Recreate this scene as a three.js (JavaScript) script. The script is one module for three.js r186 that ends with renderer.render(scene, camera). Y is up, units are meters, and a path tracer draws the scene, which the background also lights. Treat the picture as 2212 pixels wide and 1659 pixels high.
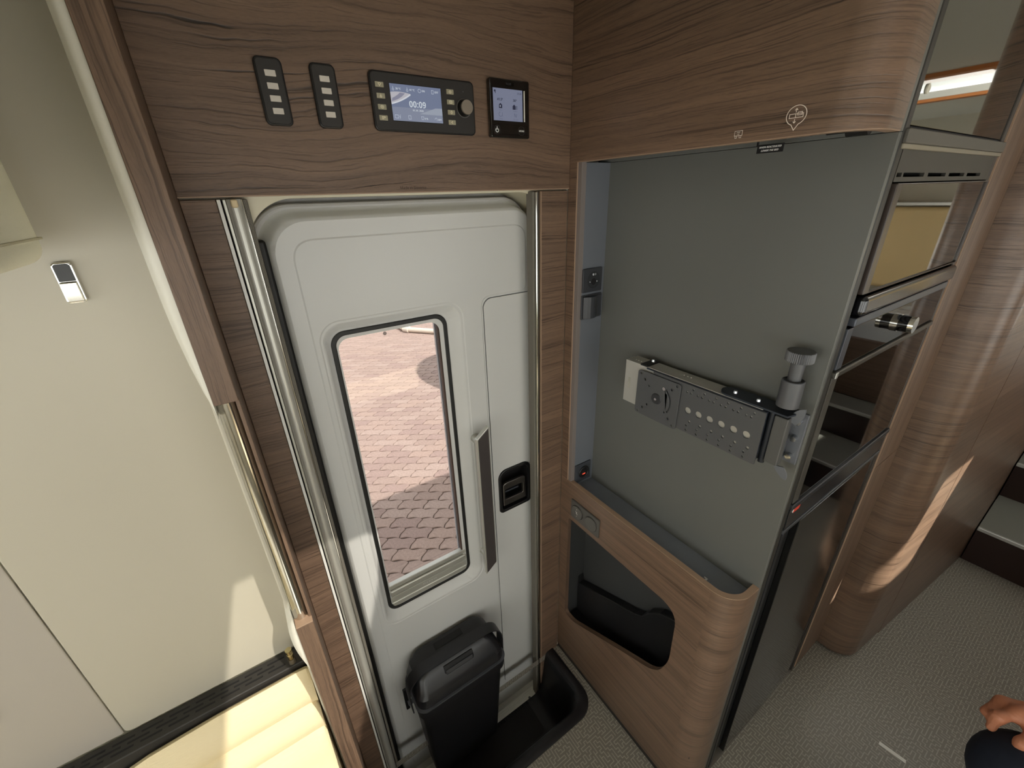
import * as THREE from 'three';
import { RoundedBoxGeometry } from 'three/addons/geometries/RoundedBoxGeometry.js';
import { mergeGeometries, mergeVertices, toCreasedNormals } from 'three/addons/utils/BufferGeometryUtils.js';
import { MarchingCubes } from 'three/addons/objects/MarchingCubes.js';
import { RectAreaLightUniformsLib } from 'three/addons/lights/RectAreaLightUniformsLib.js';
import { createNoise2D } from 'simplex-noise';

// ------------------------------------------------------------------ camera, sky, sun, exposure
const scene = new THREE.Scene();
const camera = new THREE.PerspectiveCamera(85.70, 2212 / 1659, 0.02, 200);
camera.position.set(-0.731, 1.70, 0.85);
camera.quaternion.setFromRotationMatrix(new THREE.Matrix4().makeBasis(
  new THREE.Vector3(0.83164, -0.02946, 0.55453), new THREE.Vector3(0.25156, 0.91024, -0.32892), new THREE.Vector3(-0.49507, 0.41304, 0.76440)));
scene.background = new THREE.Color(1.0, 0.975, 0.93);
scene.backgroundIntensity = 4.9;
const SUN = new THREE.Vector3(0.40, 1.26, 1.0);
const sun = new THREE.DirectionalLight(new THREE.Color(1.0, 0.93, 0.82), 21);
sun.position.copy(SUN).multiplyScalar(12);
sun.castShadow = true;
Object.assign(sun.shadow.camera, { left: -10, right: 10, top: 10, bottom: -10, near: 1, far: 60 });
sun.shadow.mapSize.set(4096, 4096); sun.shadow.bias = -0.0005;
scene.add(sun, sun.target);
const renderer = new THREE.WebGLRenderer({ antialias: true });
renderer.toneMapping = THREE.LinearToneMapping;
renderer.toneMappingExposure = 1.0;
renderer.shadowMap.enabled = true;
RectAreaLightUniformsLib.init();
const CEIL = 2.09, GROUND = -0.75;

// ------------------------------------------------------------------ helpers
let seedState = 7;
const rnd = () => { seedState = (seedState * 1664525 + 1013904223) >>> 0; return seedState / 4294967296; };
const V = (x, y, z) => new THREE.Vector3(x, y, z);
const names = new Map();
function numbered(n) { const k = names.get(n) || 0; names.set(n, k + 1); return k ? `${n}_${String(k).padStart(3, '0')}` : n; }
function tag(o, label, category, group) { o.userData.label = label; o.userData.category = category; if (group) o.userData.group = group; return o; }
function thing(name, label, category, [x, y, z] = [0, 0, 0], group) {
  const o = new THREE.Group(); o.name = numbered(name); o.position.set(x, y, z); scene.add(o); return tag(o, label, category, group);
}
function struct(name, label, category) { const o = new THREE.Group(); o.name = name; scene.add(o); tag(o, label, category); o.userData.kind = 'structure'; return o; }
function part(name, geo, mat, parent, label) {
  const list = Array.isArray(geo) ? geo : [geo];
  const g = list.length > 1 ? mergeGeometries(list.map(clean)) : list[0];
  const m = new THREE.Mesh(g, mat); m.name = name; m.castShadow = m.receiveShadow = true;
  if (label) m.userData.label = label;
  parent.add(m); return m;
}
function clean(g) { let h = g.index ? g.toNonIndexed() : g.clone(); for (const k of Object.keys(h.attributes)) if (!['position', 'normal', 'uv'].includes(k)) h.deleteAttribute(k); return h; }
function single(name, geo, mat, label, category, group) { const m = part(numbered(name), geo, mat, scene); return tag(m, label, category, group); }
// box given by its corners, edges rounded by r, uv in metres by the way each face points
function uvBox(g, swap) {
  const p = g.attributes.position, n = g.attributes.normal, uv = new Float32Array(p.count * 2);
  for (let i = 0; i < p.count; i++) {
    const ax = Math.abs(n.getX(i)), ay = Math.abs(n.getY(i)), az = Math.abs(n.getZ(i));
    let u, v;
    if (az >= ax && az >= ay) { u = p.getX(i); v = p.getY(i); } else if (ax >= ay) { u = p.getZ(i); v = p.getY(i); } else { u = p.getX(i); v = p.getZ(i); }
    if (swap) [u, v] = [v, u];
    uv[2 * i] = u; uv[2 * i + 1] = v;
  }
  g.setAttribute('uv', new THREE.BufferAttribute(uv, 2)); return g;
}
function box(x0, x1, y0, y1, z0, z1, r = 0.002, swap = false, seg = 2) {
  const w = x1 - x0, h = y1 - y0, d = z1 - z0, rr = Math.min(r, w / 2.01, h / 2.01, d / 2.01);
  const g = rr > 1e-5 ? new RoundedBoxGeometry(w, h, d, seg, rr) : new THREE.BoxGeometry(w, h, d);
  g.translate((x0 + x1) / 2, (y0 + y1) / 2, (z0 + z1) / 2); return uvBox(g, swap);
}
function cyl(r0, r1, h, seg = 24) { return new THREE.CylinderGeometry(r1, r0, h, seg); }
function rod(a, b, r, seg = 16, r2 = r) {
  const d = b.clone().sub(a), g = new THREE.CylinderGeometry(r2, r, d.length(), seg);
  g.applyQuaternion(new THREE.Quaternion().setFromUnitVectors(V(0, 1, 0), d.clone().normalize())); g.translate((a.x + b.x) / 2, (a.y + b.y) / 2, (a.z + b.z) / 2); return g;
}
function rrect(x0, x1, y0, y1, r, S = new THREE.Shape()) {
  const [a, b, c, d] = Array.isArray(r) ? r : [r, r, r, r]; // bl br tr tl
  S.moveTo(x0 + a, y0); S.lineTo(x1 - b, y0); if (b) S.absarc(x1 - b, y0 + b, b, -Math.PI / 2, 0, false);
  S.lineTo(x1, y1 - c); if (c) S.absarc(x1 - c, y1 - c, c, 0, Math.PI / 2, false);
  S.lineTo(x0 + d, y1); if (d) S.absarc(x0 + d, y1 - d, d, Math.PI / 2, Math.PI, false);
  S.lineTo(x0, y0 + a); if (a) S.absarc(x0 + a, y0 + a, a, Math.PI, Math.PI * 1.5, false);
  return S;
}
function hole(x0, x1, y0, y1, r) { return rrect(x0, x1, y0, y1, r, new THREE.Path()); }
function rrPts(x0, x1, y0, y1, r, n = 10) { // the same outline as a fixed number of points
  const [a, b, c, d] = Array.isArray(r) ? r : [r, r, r, r], out = [];
  for (const [cx, cy, q, k] of [[x1 - b, y0 + b, b, 3], [x1 - c, y1 - c, c, 0], [x0 + d, y1 - d, d, 1], [x0 + a, y0 + a, a, 2]]) for (let i = 0; i <= n; i++) { const t = (k + i / n) * Math.PI / 2; out.push(new THREE.Vector2(cx + q * Math.cos(t), cy + q * Math.sin(t))); }
  return out;
}
function roundPoly(pts, radii, S = new THREE.Shape()) { // polygon with rounded corners
  const n = pts.length;
  for (let i = 0; i < n; i++) {
    const p = pts[i], a = pts[(i + n - 1) % n], b = pts[(i + 1) % n], r = radii[i] ?? radii[0];
    const la = Math.hypot(a[0] - p[0], a[1] - p[1]), lb = Math.hypot(b[0] - p[0], b[1] - p[1]);
    const s = [p[0] + (a[0] - p[0]) * r / la, p[1] + (a[1] - p[1]) * r / la], e = [p[0] + (b[0] - p[0]) * r / lb, p[1] + (b[1] - p[1]) * r / lb];
    if (i) S.lineTo(...s); else S.moveTo(...s);
    S.quadraticCurveTo(p[0], p[1], e[0], e[1]);
  }
  S.closePath(); return S;
}
// plates: a shape extruded by depth; the outline is kept and bevel only rounds the front edge
function plate(shape, depth, { bevel = 0, seg = 12, bseg = 2 } = {}) {
  return new THREE.ExtrudeGeometry(shape, { depth: depth - 2 * bevel > 0 ? depth - 2 * bevel : depth, bevelEnabled: bevel > 0, bevelThickness: bevel, bevelSize: bevel, bevelOffset: -bevel, bevelSegments: bseg, curveSegments: seg }).translate(0, 0, bevel);
}
const zFace = (g, z) => g.translate(0, 0, z);                                        // shape in (x, y), front at z + depth
const xFace = (g, x) => g.applyMatrix4(new THREE.Matrix4().makeBasis(V(0, 0, 1), V(0, 1, 0), V(-1, 0, 0)).setPosition(x, 0, 0)); // shape in (z, y), front at x - depth
const yFace = (g, y) => g.applyMatrix4(new THREE.Matrix4().makeBasis(V(1, 0, 0), V(0, 0, -1), V(0, 1, 0)).setPosition(0, y, 0)); // shape in (x, -z), top at y + depth
// skin through sections, each an array of points
function skin(sections, { closed = true, capStart = false, capEnd = false, flip = false, crease = 0.6 } = {}) {
  const m = sections[0].length, pos = [], idx = [], uv = [];
  sections.forEach((s, j) => { let d = 0; s.forEach((p, i) => { if (i) d += p.distanceTo(s[i - 1]); pos.push(p.x, p.y, p.z); uv.push(d, p.y); }); });
  const k = closed ? m : m - 1;
  for (let j = 0; j + 1 < sections.length; j++) for (let i = 0; i < k; i++) {
    const a = j * m + i, b = j * m + (i + 1) % m, c = a + m, d = b + m;
    flip ? idx.push(a, c, b, b, c, d) : idx.push(a, b, c, b, d, c);
  }
  const cap = (j, rev) => {
    const c = V(0, 0, 0); sections[j].forEach((p) => c.add(p)); c.multiplyScalar(1 / m);
    const at = pos.length / 3; pos.push(c.x, c.y, c.z); uv.push(0, c.y);
    for (let i = 0; i < m; i++) { const a = j * m + i, b = j * m + (i + 1) % m; rev ? idx.push(at, b, a) : idx.push(at, a, b); }
  };
  if (capStart) cap(0, !flip); if (capEnd) cap(sections.length - 1, flip);
  const g = new THREE.BufferGeometry();
  g.setAttribute('position', new THREE.Float32BufferAttribute(pos, 3)); g.setAttribute('uv', new THREE.Float32BufferAttribute(uv, 2)); g.setIndex(idx);
  g.computeVertexNormals(); return crease ? toCreasedNormals(g, crease) : g;
}
function loopXZ(x0, x1, z0, z1, r, y, n = 6) { // counter-clockwise seen from below, closed
  const out = [], cs = [[x1 - r, z1 - r, 0], [x0 + r, z1 - r, 1], [x0 + r, z0 + r, 2], [x1 - r, z0 + r, 3]];
  for (const [cx, cz, q] of cs) for (let i = 0; i <= n; i++) { const a = (q + i / n) * Math.PI / 2; out.push(V(cx + r * Math.cos(a), y, cz + r * Math.sin(a))); }
  return out;
}
const loft = (secs, o = {}) => skin(secs.map(([y, x0, x1, z0, z1, r]) => loopXZ(x0, x1, z0, z1, r, y)), { capStart: true, capEnd: true, flip: true, ...o });
// a wall that follows a plan line [[x, z], ...] from y0 to y1 with thickness t to its left; u runs along the line
function planWall(pts, t, y0, y1) {
  const n = pts.length, nor = pts.map((p, i) => { const a = pts[Math.max(0, i - 1)], b = pts[Math.min(n - 1, i + 1)], dx = b[0] - a[0], dz = b[1] - a[1], l = Math.hypot(dx, dz); return [dz / l, -dx / l]; });
  const pos = [], uv = [], add = (a, ua, b, ub, c, uc, d, ud) => { for (const [p, q] of [[a, ua], [b, ub], [c, uc], [a, ua], [c, uc], [d, ud]]) { pos.push(...p); uv.push(...q); } };
  let L = 0;
  for (let i = 0; i + 1 < n; i++) {
    const [x0, z0] = pts[i], [x1, z1] = pts[i + 1], l = Math.hypot(x1 - x0, z1 - z0), q0 = [x0 + nor[i][0] * t, z0 + nor[i][1] * t], q1 = [x1 + nor[i + 1][0] * t, z1 + nor[i + 1][1] * t];
    add([x0, y0, z0], [L, y0], [x1, y0, z1], [L + l, y0], [x1, y1, z1], [L + l, y1], [x0, y1, z0], [L, y1]);
    add([q1[0], y0, q1[1]], [L + l, y0], [q0[0], y0, q0[1]], [L, y0], [q0[0], y1, q0[1]], [L, y1], [q1[0], y1, q1[1]], [L + l, y1]);
    add([x0, y1, z0], [L, y1], [x1, y1, z1], [L + l, y1], [q1[0], y1, q1[1]], [L + l, y1 + t], [q0[0], y1, q0[1]], [L, y1 + t]);
    add([q0[0], y0, q0[1]], [L, y0], [q1[0], y0, q1[1]], [L + l, y0], [x1, y0, z1], [L + l, y0 - t], [x0, y0, z0], [L, y0 - t]);
    L += l;
  }
  for (const i of [0, n - 1]) { const [x, z] = pts[i], q = [x + nor[i][0] * t, z + nor[i][1] * t]; add([x, y0, z], [0, y0], [x, y1, z], [0, y1], [q[0], y1, q[1]], [t, y1], [q[0], y0, q[1]], [t, y0]); }
  const g = new THREE.BufferGeometry();
  g.setAttribute('position', new THREE.Float32BufferAttribute(pos, 3)); g.setAttribute('uv', new THREE.Float32BufferAttribute(uv, 2));
  return toCreasedNormals(g, 0.5);
}
function arc(cx, cz, r, a0, a1, n) { const out = []; for (let i = 0; i <= n; i++) { const a = a0 + (a1 - a0) * i / n; out.push([cx + r * Math.cos(a), cz + r * Math.sin(a)]); } return out; }

// ------------------------------------------------------------------ textures
const noise = createNoise2D(rnd);
const fbm = (x, y, o = 4) => { let s = 0, a = 0.5; for (let i = 0; i < o; i++) { s += a * noise(x, y); x *= 2.03; y *= 2.03; a *= 0.5; } return s; };
const lin2s = (c) => Math.round(255 * Math.min(1, Math.max(0, c)));
function dataTex(w, h, f, srgb = true) {
  const d = new Uint8Array(w * h * 4);
  for (let y = 0; y < h; y++) for (let x = 0; x < w; x++) { const c = f(x / w, y / h), i = 4 * (y * w + x); d[i] = lin2s(c[0]); d[i + 1] = lin2s(c[1]); d[i + 2] = lin2s(c[2]); d[i + 3] = 255; }
  const t = new THREE.DataTexture(d, w, h); t.magFilter = THREE.LinearFilter; t.minFilter = THREE.LinearMipmapLinearFilter; t.generateMipmaps = true;
  t.wrapS = t.wrapT = THREE.RepeatWrapping; if (srgb) t.colorSpace = THREE.SRGBColorSpace; t.needsUpdate = true; return t;
}
// oak veneer: colour and a relief map from the same grain; the picture covers 1.2 m along the grain and 0.5 m across, mirrored beyond
function woodTex(kind, seed) {
  const W = 1200, H = 1400, LU = 1.2, LV = 0.5, g = new Float32Array(W * H), o = seed * 13.7, flat = kind === 'cathedral';
  const sm = (a, b, t) => { t = Math.min(1, Math.max(0, (t - a) / (b - a))); return t * t * (3 - 2 * t); };
  for (let y = 0; y < H; y++) for (let x = 0; x < W; x++) {
    const u = x / W * LU, v = y / H * LV;
    let f = v + (flat ? 0.020 : 0.010) * noise(u * 1.1 + o, v * 1.8 + o) + (flat ? 0.0055 : 0.0020) * noise(u * 4.2 + o, v * 9) + (flat ? 0.0011 : 0.0006) * noise(u * 22 + o, v * 60);
    if (flat) for (const [cu, cv, ru, rv, h] of [[0.42, 0.33, 0.16, 0.05, 0.016], [0.83, 0.20, 0.10, 0.04, 0.012], [0.98, 0.27, 0.14, 0.04, -0.010], [0.55, 0.24, 0.12, 0.05, -0.010]]) { const e = (u - cu) / ru, w = (v - cv) / rv; f += h * Math.exp(-e * e - w * w); }
    const band = noise(f * 13 + o, 0.3 * u + o), mid = noise(f * 60 + 5 * o, 0.6 * u);
    const a = noise(f * (flat ? 150 : 190), u * 1.1 + o), b = noise(f * 420 + o, u * 2.4);
    const zone = flat ? 0.45 + 0.55 * sm(-0.3, 0.5, noise(u * 1.3 + 3 * o, v * 5)) : 0.7 + 0.3 * sm(-0.3, 0.4, noise(u * 0.8 + o, v * 6));
    const brk = sm(-0.5, 0.3, noise(u * 4.5 + o, f * 80)), brk2 = sm(-0.3, 0.4, noise(u * 11 + o, f * 220));
    const line = sm(0.22, 0.82, a) * (0.3 + 0.7 * brk) * zone, line2 = sm(0.15, 0.75, b) * brk2;
    const pores = sm(0.25, 0.75, noise(u * 42 + o, v * 1500));
    g[y * W + x] = 0.70 + 0.09 * band + 0.07 * mid - (flat ? 0.50 : 0.36) * line - (flat ? 0.20 : 0.22) * line2 - 0.10 * pores;
  }
  const pick = (u, v) => g[Math.min(H - 1, Math.floor(v * H)) * W + Math.min(W - 1, Math.floor(u * W))];
  const dark = [0.185, 0.140, 0.112], lite = [0.545, 0.440, 0.362];
  const col = dataTex(W, H, (u, v) => { const t = pick(u, v); return dark.map((d, i) => d + (lite[i] - d) * t * 1.05); });
  const hgt = dataTex(W, H, (u, v) => { const t = pick(u, v); return [t, t, t]; }, false);
  for (const t of [col, hgt]) { t.repeat.set(1 / LU, 1 / LV); t.wrapS = t.wrapT = THREE.MirroredRepeatWrapping; }
  return { col, hgt };
}
const cathedral = woodTex('cathedral', 1), straight = woodTex('straight', 2);
function mazeTex() { // printed vinyl: pale lines of a labyrinth on grey, 60 cells of 9.5 mm
  const N = 60, P = 20, c = document.createElement('canvas'); c.width = c.height = N * P; const x = c.getContext('2d');
  x.fillStyle = '#7d786f'; x.fillRect(0, 0, c.width, c.height);
  for (let i = 0; i < 26000; i++) { const g = 100 + 36 * rnd(); x.fillStyle = `rgba(${g},${g - 3},${g - 9},0.22)`; x.fillRect(rnd() * c.width, rnd() * c.height, 1 + 2 * rnd(), 1 + 2 * rnd()); }
  const seen = new Uint8Array(N * N), stack = [0]; seen[0] = 1; const links = [];
  while (stack.length) {
    const at = stack[stack.length - 1], cx = at % N, cy = (at / N) | 0;
    const opts = [[1, 0], [-1, 0], [0, 1], [0, -1]].map(([dx, dy]) => [(cx + dx + N) % N, (cy + dy + N) % N, dx, dy]).filter(([a, b]) => !seen[b * N + a]);
    if (!opts.length) { stack.pop(); continue; }
    const [a, b, dx, dy] = opts[(rnd() * opts.length) | 0]; seen[b * N + a] = 1; stack.push(b * N + a); links.push([cx, cy, dx, dy]);
  }
  x.strokeStyle = '#a49e92'; x.lineWidth = 5; x.lineCap = 'square';
  for (const [cx, cy, dx, dy] of links) for (const ox of [-N, 0, N]) for (const oy of [-N, 0, N]) {
    const ax = (cx + ox + 0.5) * P, ay = (cy + oy + 0.5) * P;
    if (ax < -40 || ay < -40 || ax > c.width + 40 || ay > c.height + 40) continue;
    x.beginPath(); x.moveTo(ax, ay); x.lineTo(ax + dx * P, ay + dy * P); x.stroke();
  }
  const t = new THREE.CanvasTexture(c); t.wrapS = t.wrapT = THREE.RepeatWrapping; t.colorSpace = THREE.SRGBColorSpace; t.repeat.set(1 / 0.57, 1 / 0.57); return t;
}
const speckle = dataTex(512, 512, (u, v) => { const n = noise(u * 190, v * 190), m = fbm(u * 7, v * 7, 3), k = n > 0.5 ? -0.20 : n < -0.62 ? 0.10 : 0.05 * n; const b = 0.90 + 0.10 * m + k; return [b, b * 0.985, b * 0.97]; });
const leatherBump = dataTex(512, 512, (u, v) => { const t = 0.5 + 0.35 * noise(u * 120, v * 120) + 0.2 * noise(u * 300, v * 300); return [t, t, t]; }, false); leatherBump.repeat.set(6, 6);
const brushTex = dataTex(256, 512, (u, v) => { const t = 0.42 + 0.22 * noise(u * 30, v * 260); return [t, t * 0.96, t * 0.88]; }); brushTex.repeat.set(20, 10);
const meshTex = dataTex(256, 256, (u, v) => { const a = ((u + v) * 24) % 1, b = ((u * 2 - v * 3) * 12) % 1; const t = (a < 0.5 ? 0.62 : 0.30) + (Math.abs(b) < 0.3 ? 0.1 : 0); return [t, t * 0.97, t * 0.9]; }); meshTex.repeat.set(30, 30);

// ------------------------------------------------------------------ materials
const std = (c, rough = 0.5, metal = 0, extra = {}) => new THREE.MeshStandardMaterial({ color: c, roughness: rough, metalness: metal, ...extra });
const phys = (c, rough = 0.5, metal = 0, extra = {}) => new THREE.MeshPhysicalMaterial({ color: c, roughness: rough, metalness: metal, ...extra });
const woodMat = (t, tint = '#ffffff', rough = 0.48, extra = {}) => phys(tint, rough, 0, { map: t.col, bumpMap: t.hgt, bumpScale: 0.0006, ...extra });
const M = {
  woodHeader: woodMat(cathedral), wood: woodMat(straight), woodGloss: woodMat(straight, '#ffffff', 0.36, { clearcoat: 0.25, clearcoatRoughness: 0.3 }),
  woodEdge: std('#a58a74', 0.5), trimDark: std('#3f2b20', 0.6),
  grey: phys('#646561', 0.38, 0), greyDark: std('#4a4c4f', 0.5), black: std('#141416', 0.42), blackMatte: std('#0d0d0f', 0.7), blackSoft: std('#1d1d20', 0.34),
  cream: std('#c9c3b4', 0.55), creamWall: phys('#b9b3a4', 0.42), creamFrame: std('#ddd6bd', 0.4), leather: phys('#ead9b2', 0.46, 0, { bumpMap: leatherBump, bumpScale: 0.0004 }),
  pad: std('#dedbd0', 0.5), white: std('#ecebe6', 0.4), doorSkin: phys('#cfcfcd', 0.36), doorLip: phys('#b9b7b5', 0.4), rubber: std('#131312', 0.5),
  alu: std('#d2d3cf', 0.34, 0.7), aluSoft: std('#c4c3ba', 0.38, 0.62), chrome: std('#e4e3df', 0.10, 1), brass: std('#a99c7c', 0.22, 1), steelDark: std('#63656b', 0.38, 0.55),
  glassBlack: phys('#040405', 0.035, 0, { ior: 1.5 }), glassMirror: std('#7b756a', 0.03, 1), glossDark: phys('#0d0e0f', 0.10, 0, { ior: 1.6 }), mirrorGrey: std('#8d908c', 0.03, 1),
  buttonPale: std('#d6cfc6', 0.5), panelBlack: std('#2b2826', 0.5), panelEdge: std('#121112', 0.35), brush: std('#ffffff', 0.9, 0, { map: brushTex }), mesh: std('#ffffff', 0.8, 0, { map: meshTex }),
  steel: std('#caccd0', 0.25, 1), bracket: std('#57585a', 0.45, 0.3),
  floor: phys('#ffffff', 0.38, 0, { map: mazeTex() }), ceiling: std('#c4c1b8', 0.7),
  pane: phys('#bdbfc2', 0.0, 0, { transmission: 1, thickness: 0, ior: 1.45 }), paneClear: phys('#f6f8f8', 0.0, 0, { transmission: 1, thickness: 0, ior: 1.45 }), paneHatch: phys('#a8a8a8', 0.0, 0, { transmission: 1, thickness: 0, ior: 1.2 }),
  ground: std('#a98f80', 0.9), navy: std('#151c2c', 0.85), skin: phys('#b9795b', 0.5), hair: std('#2a1d15', 0.8),
};
function printed(w, h, draw, opt = {}) { // a canvas w x h px, drawn on, as a material
  const c = document.createElement('canvas'); c.width = w; c.height = h; const x = c.getContext('2d'); draw(x, w, h);
  const t = new THREE.CanvasTexture(c); t.colorSpace = THREE.SRGBColorSpace; t.anisotropy = 8;
  const { emit, ...rest } = opt;
  if (emit) return new THREE.MeshStandardMaterial({ color: '#0a0a0c', roughness: 0.25, emissive: '#ffffff', emissiveMap: t, emissiveIntensity: emit, ...rest });
  return new THREE.MeshStandardMaterial({ map: t, roughness: 0.45, ...rest });
}
function quad(w, h) { return new THREE.PlaneGeometry(w, h); }

// ------------------------------------------------------------------ outside: paved yard
{
  const yard = struct('pavement', 'pinkish interlocking concrete pavers of the sunlit yard outside the door window', 'pavement');
  part('bedding', box(-14, 16, GROUND - 0.35, GROUND - 0.012, -26, -0.5, 0), std('#4b4440', 0.95), yard);
  const L = 0.2265, Wd = 0.1125, J = 0.0032;
  const wave = (s) => { const f = ((s / (L / 2)) % 1 + 1) % 1; return 0.0088 * (f < 0.62 ? f / 0.62 * 2 - 1 : 1 - (f - 0.62) / 0.38 * 2); };
  const side = (t) => -0.024 * (t < 0.3 ? 0 : t > 0.8 ? 1 : (t - 0.3) / 0.5);
  const variants = [];
  const sh = new THREE.Shape(), pts = [];
  const N = 8, xs = (k) => J + (L - 2 * J) * k;
  for (let i = 0; i <= N; i++) { const s = xs(i / N); pts.push([s - 0, J + wave(s)]); }
  for (const t of [0.3, 0.8]) pts.push([L - J + side(1 - t) - side(1), J + (Wd - 2 * J) * t + wave(0) * (1 - t)]);
  const off = -side(1);
  for (let i = N; i >= 0; i--) { const s = xs(i / N); pts.push([s + off, Wd - J + wave(s)]); }
  for (const t of [0.8, 0.3]) pts.push([J + off + side(1 - t), J + (Wd - 2 * J) * t]);
  pts[9] = [L - J, J + (Wd - 2 * J) * 0.3]; pts[10] = [L - J + off, J + (Wd - 2 * J) * 0.8];
  const q = pts.length; pts[q - 2] = [J + off, J + (Wd - 2 * J) * 0.8]; pts[q - 1] = [J, J + (Wd - 2 * J) * 0.3];
  pts.forEach(([a, b], i) => i ? sh.lineTo(a, b) : sh.moveTo(a, b)); sh.closePath();
  const geo = plate(sh, 0.06, { bevel: 0.0035, bseg: 1 }).rotateX(-Math.PI / 2); // shape y -> -z
  const mats = ['#b09a90', '#a89189', '#b5a096', '#ab958b', '#b29b90'].map((c) => std(c, 0.9, 0, { map: speckle }));
  speckle.repeat.set(4, 4);
  const dir = V(0.8146, 0, 0.58), nrm = V(-0.58, 0, 0.8146).negate(); // rows run along dir; shape y goes along nrm (away)
  const ang = Math.atan2(-dir.z, dir.x);
  const origin = V(0.0364, 0, -1.8366).addScaledVector(nrm, -0.055);
  const spots = [];
  for (let r = -14; r < 110; r++) for (let c = -70; c < 70; c++) {
    const p = origin.clone().addScaledVector(dir, c * L + (r % 2 ? L / 2 : 0) - r * 0.0 + (r & 1 ? 0.0 : 0)).addScaledVector(nrm, r * Wd);
    if (p.z > -0.75 || p.z < -11 || p.x < -5 || p.x > 7) continue;
    const cc = p.clone().addScaledVector(dir, L / 2).addScaledVector(nrm, Wd / 2).setY(GROUND);
    // does the eye see it through the door window?
    const e = camera.position, t = (-0.09 - e.z) / (cc.z - e.z), wx = e.x + (cc.x - e.x) * t, wy = e.y + (cc.y - e.y) * t;
    const seen = wx > -0.61 && wx < -0.32 && wy > 0.64 && wy < 1.46;
    spots.push([p, seen ? cc.distanceTo(e) : 100 + cc.distanceTo(e)]);
  }
  spots.sort((a, b) => a[1] - b[1]);
  const inst = new THREE.InstancedMesh(geo, std('#b09a90', 0.9, 0, { map: speckle }), spots.length - 300);
  const mt = new THREE.Matrix4(), cl = new THREE.Color();
  spots.forEach(([p], i) => {
    const y = GROUND - 0.06 + 0.003 * (rnd() - 0.5);
    if (i < 300) { const m = part('paver', geo, mats[(rnd() * 5) | 0], yard); m.position.set(p.x, y, p.z); m.rotation.y = ang; return; }
    mt.makeRotationY(ang).setPosition(p.x, y, p.z); inst.setMatrixAt(i - 300, mt); inst.setColorAt(i - 300, cl.setScalar(0.92 + 0.14 * rnd()));
  });
  inst.name = 'paver_field'; inst.userData.kind = 'stuff'; inst.castShadow = inst.receiveShadow = true; yard.add(inst);
  // drainage pipe lying at the far side of the yard
  const pipe = thing('drain_pipe', 'pale plastic drain pipe with a bend lying on the far pavers outside', 'pipe', [1.9, GROUND, -7.3]);
  part('pipe_body', [rod(V(-0.03, 0.06, -0.46), V(0.02, 0.055, 0.15), 0.055), rod(V(0.03, 0.055, 0.2), V(0.5, 0.055, 0.78), 0.05)], std('#cdbfae', 0.6), pipe);
  part('pipe_collar', rod(V(0.0, 0.058, 0.12), V(0.06, 0.058, 0.24), 0.066), std('#d9cdbd', 0.6), pipe); part('pipe_collar', rod(V(0.46, 0.058, 0.73), V(0.54, 0.058, 0.83), 0.062), std('#d9cdbd', 0.6), pipe);
  // a tree beyond the view throws the rounded shadow at the right of the yard
  const tree = thing('yard_tree', 'round trimmed tree standing in the yard out of the window view', 'tree', [2.96, GROUND, -2.30]);
  part('trunk', cyl(0.07, 0.05, 2.2, 12).translate(0, 1.1, 0), std('#4d3a2c', 0.9), tree);
  part('crown', new THREE.IcosahedronGeometry(0.85, 3).translate(0, 2.7, 0), std('#3f5a2c', 0.9), tree);
}

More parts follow.
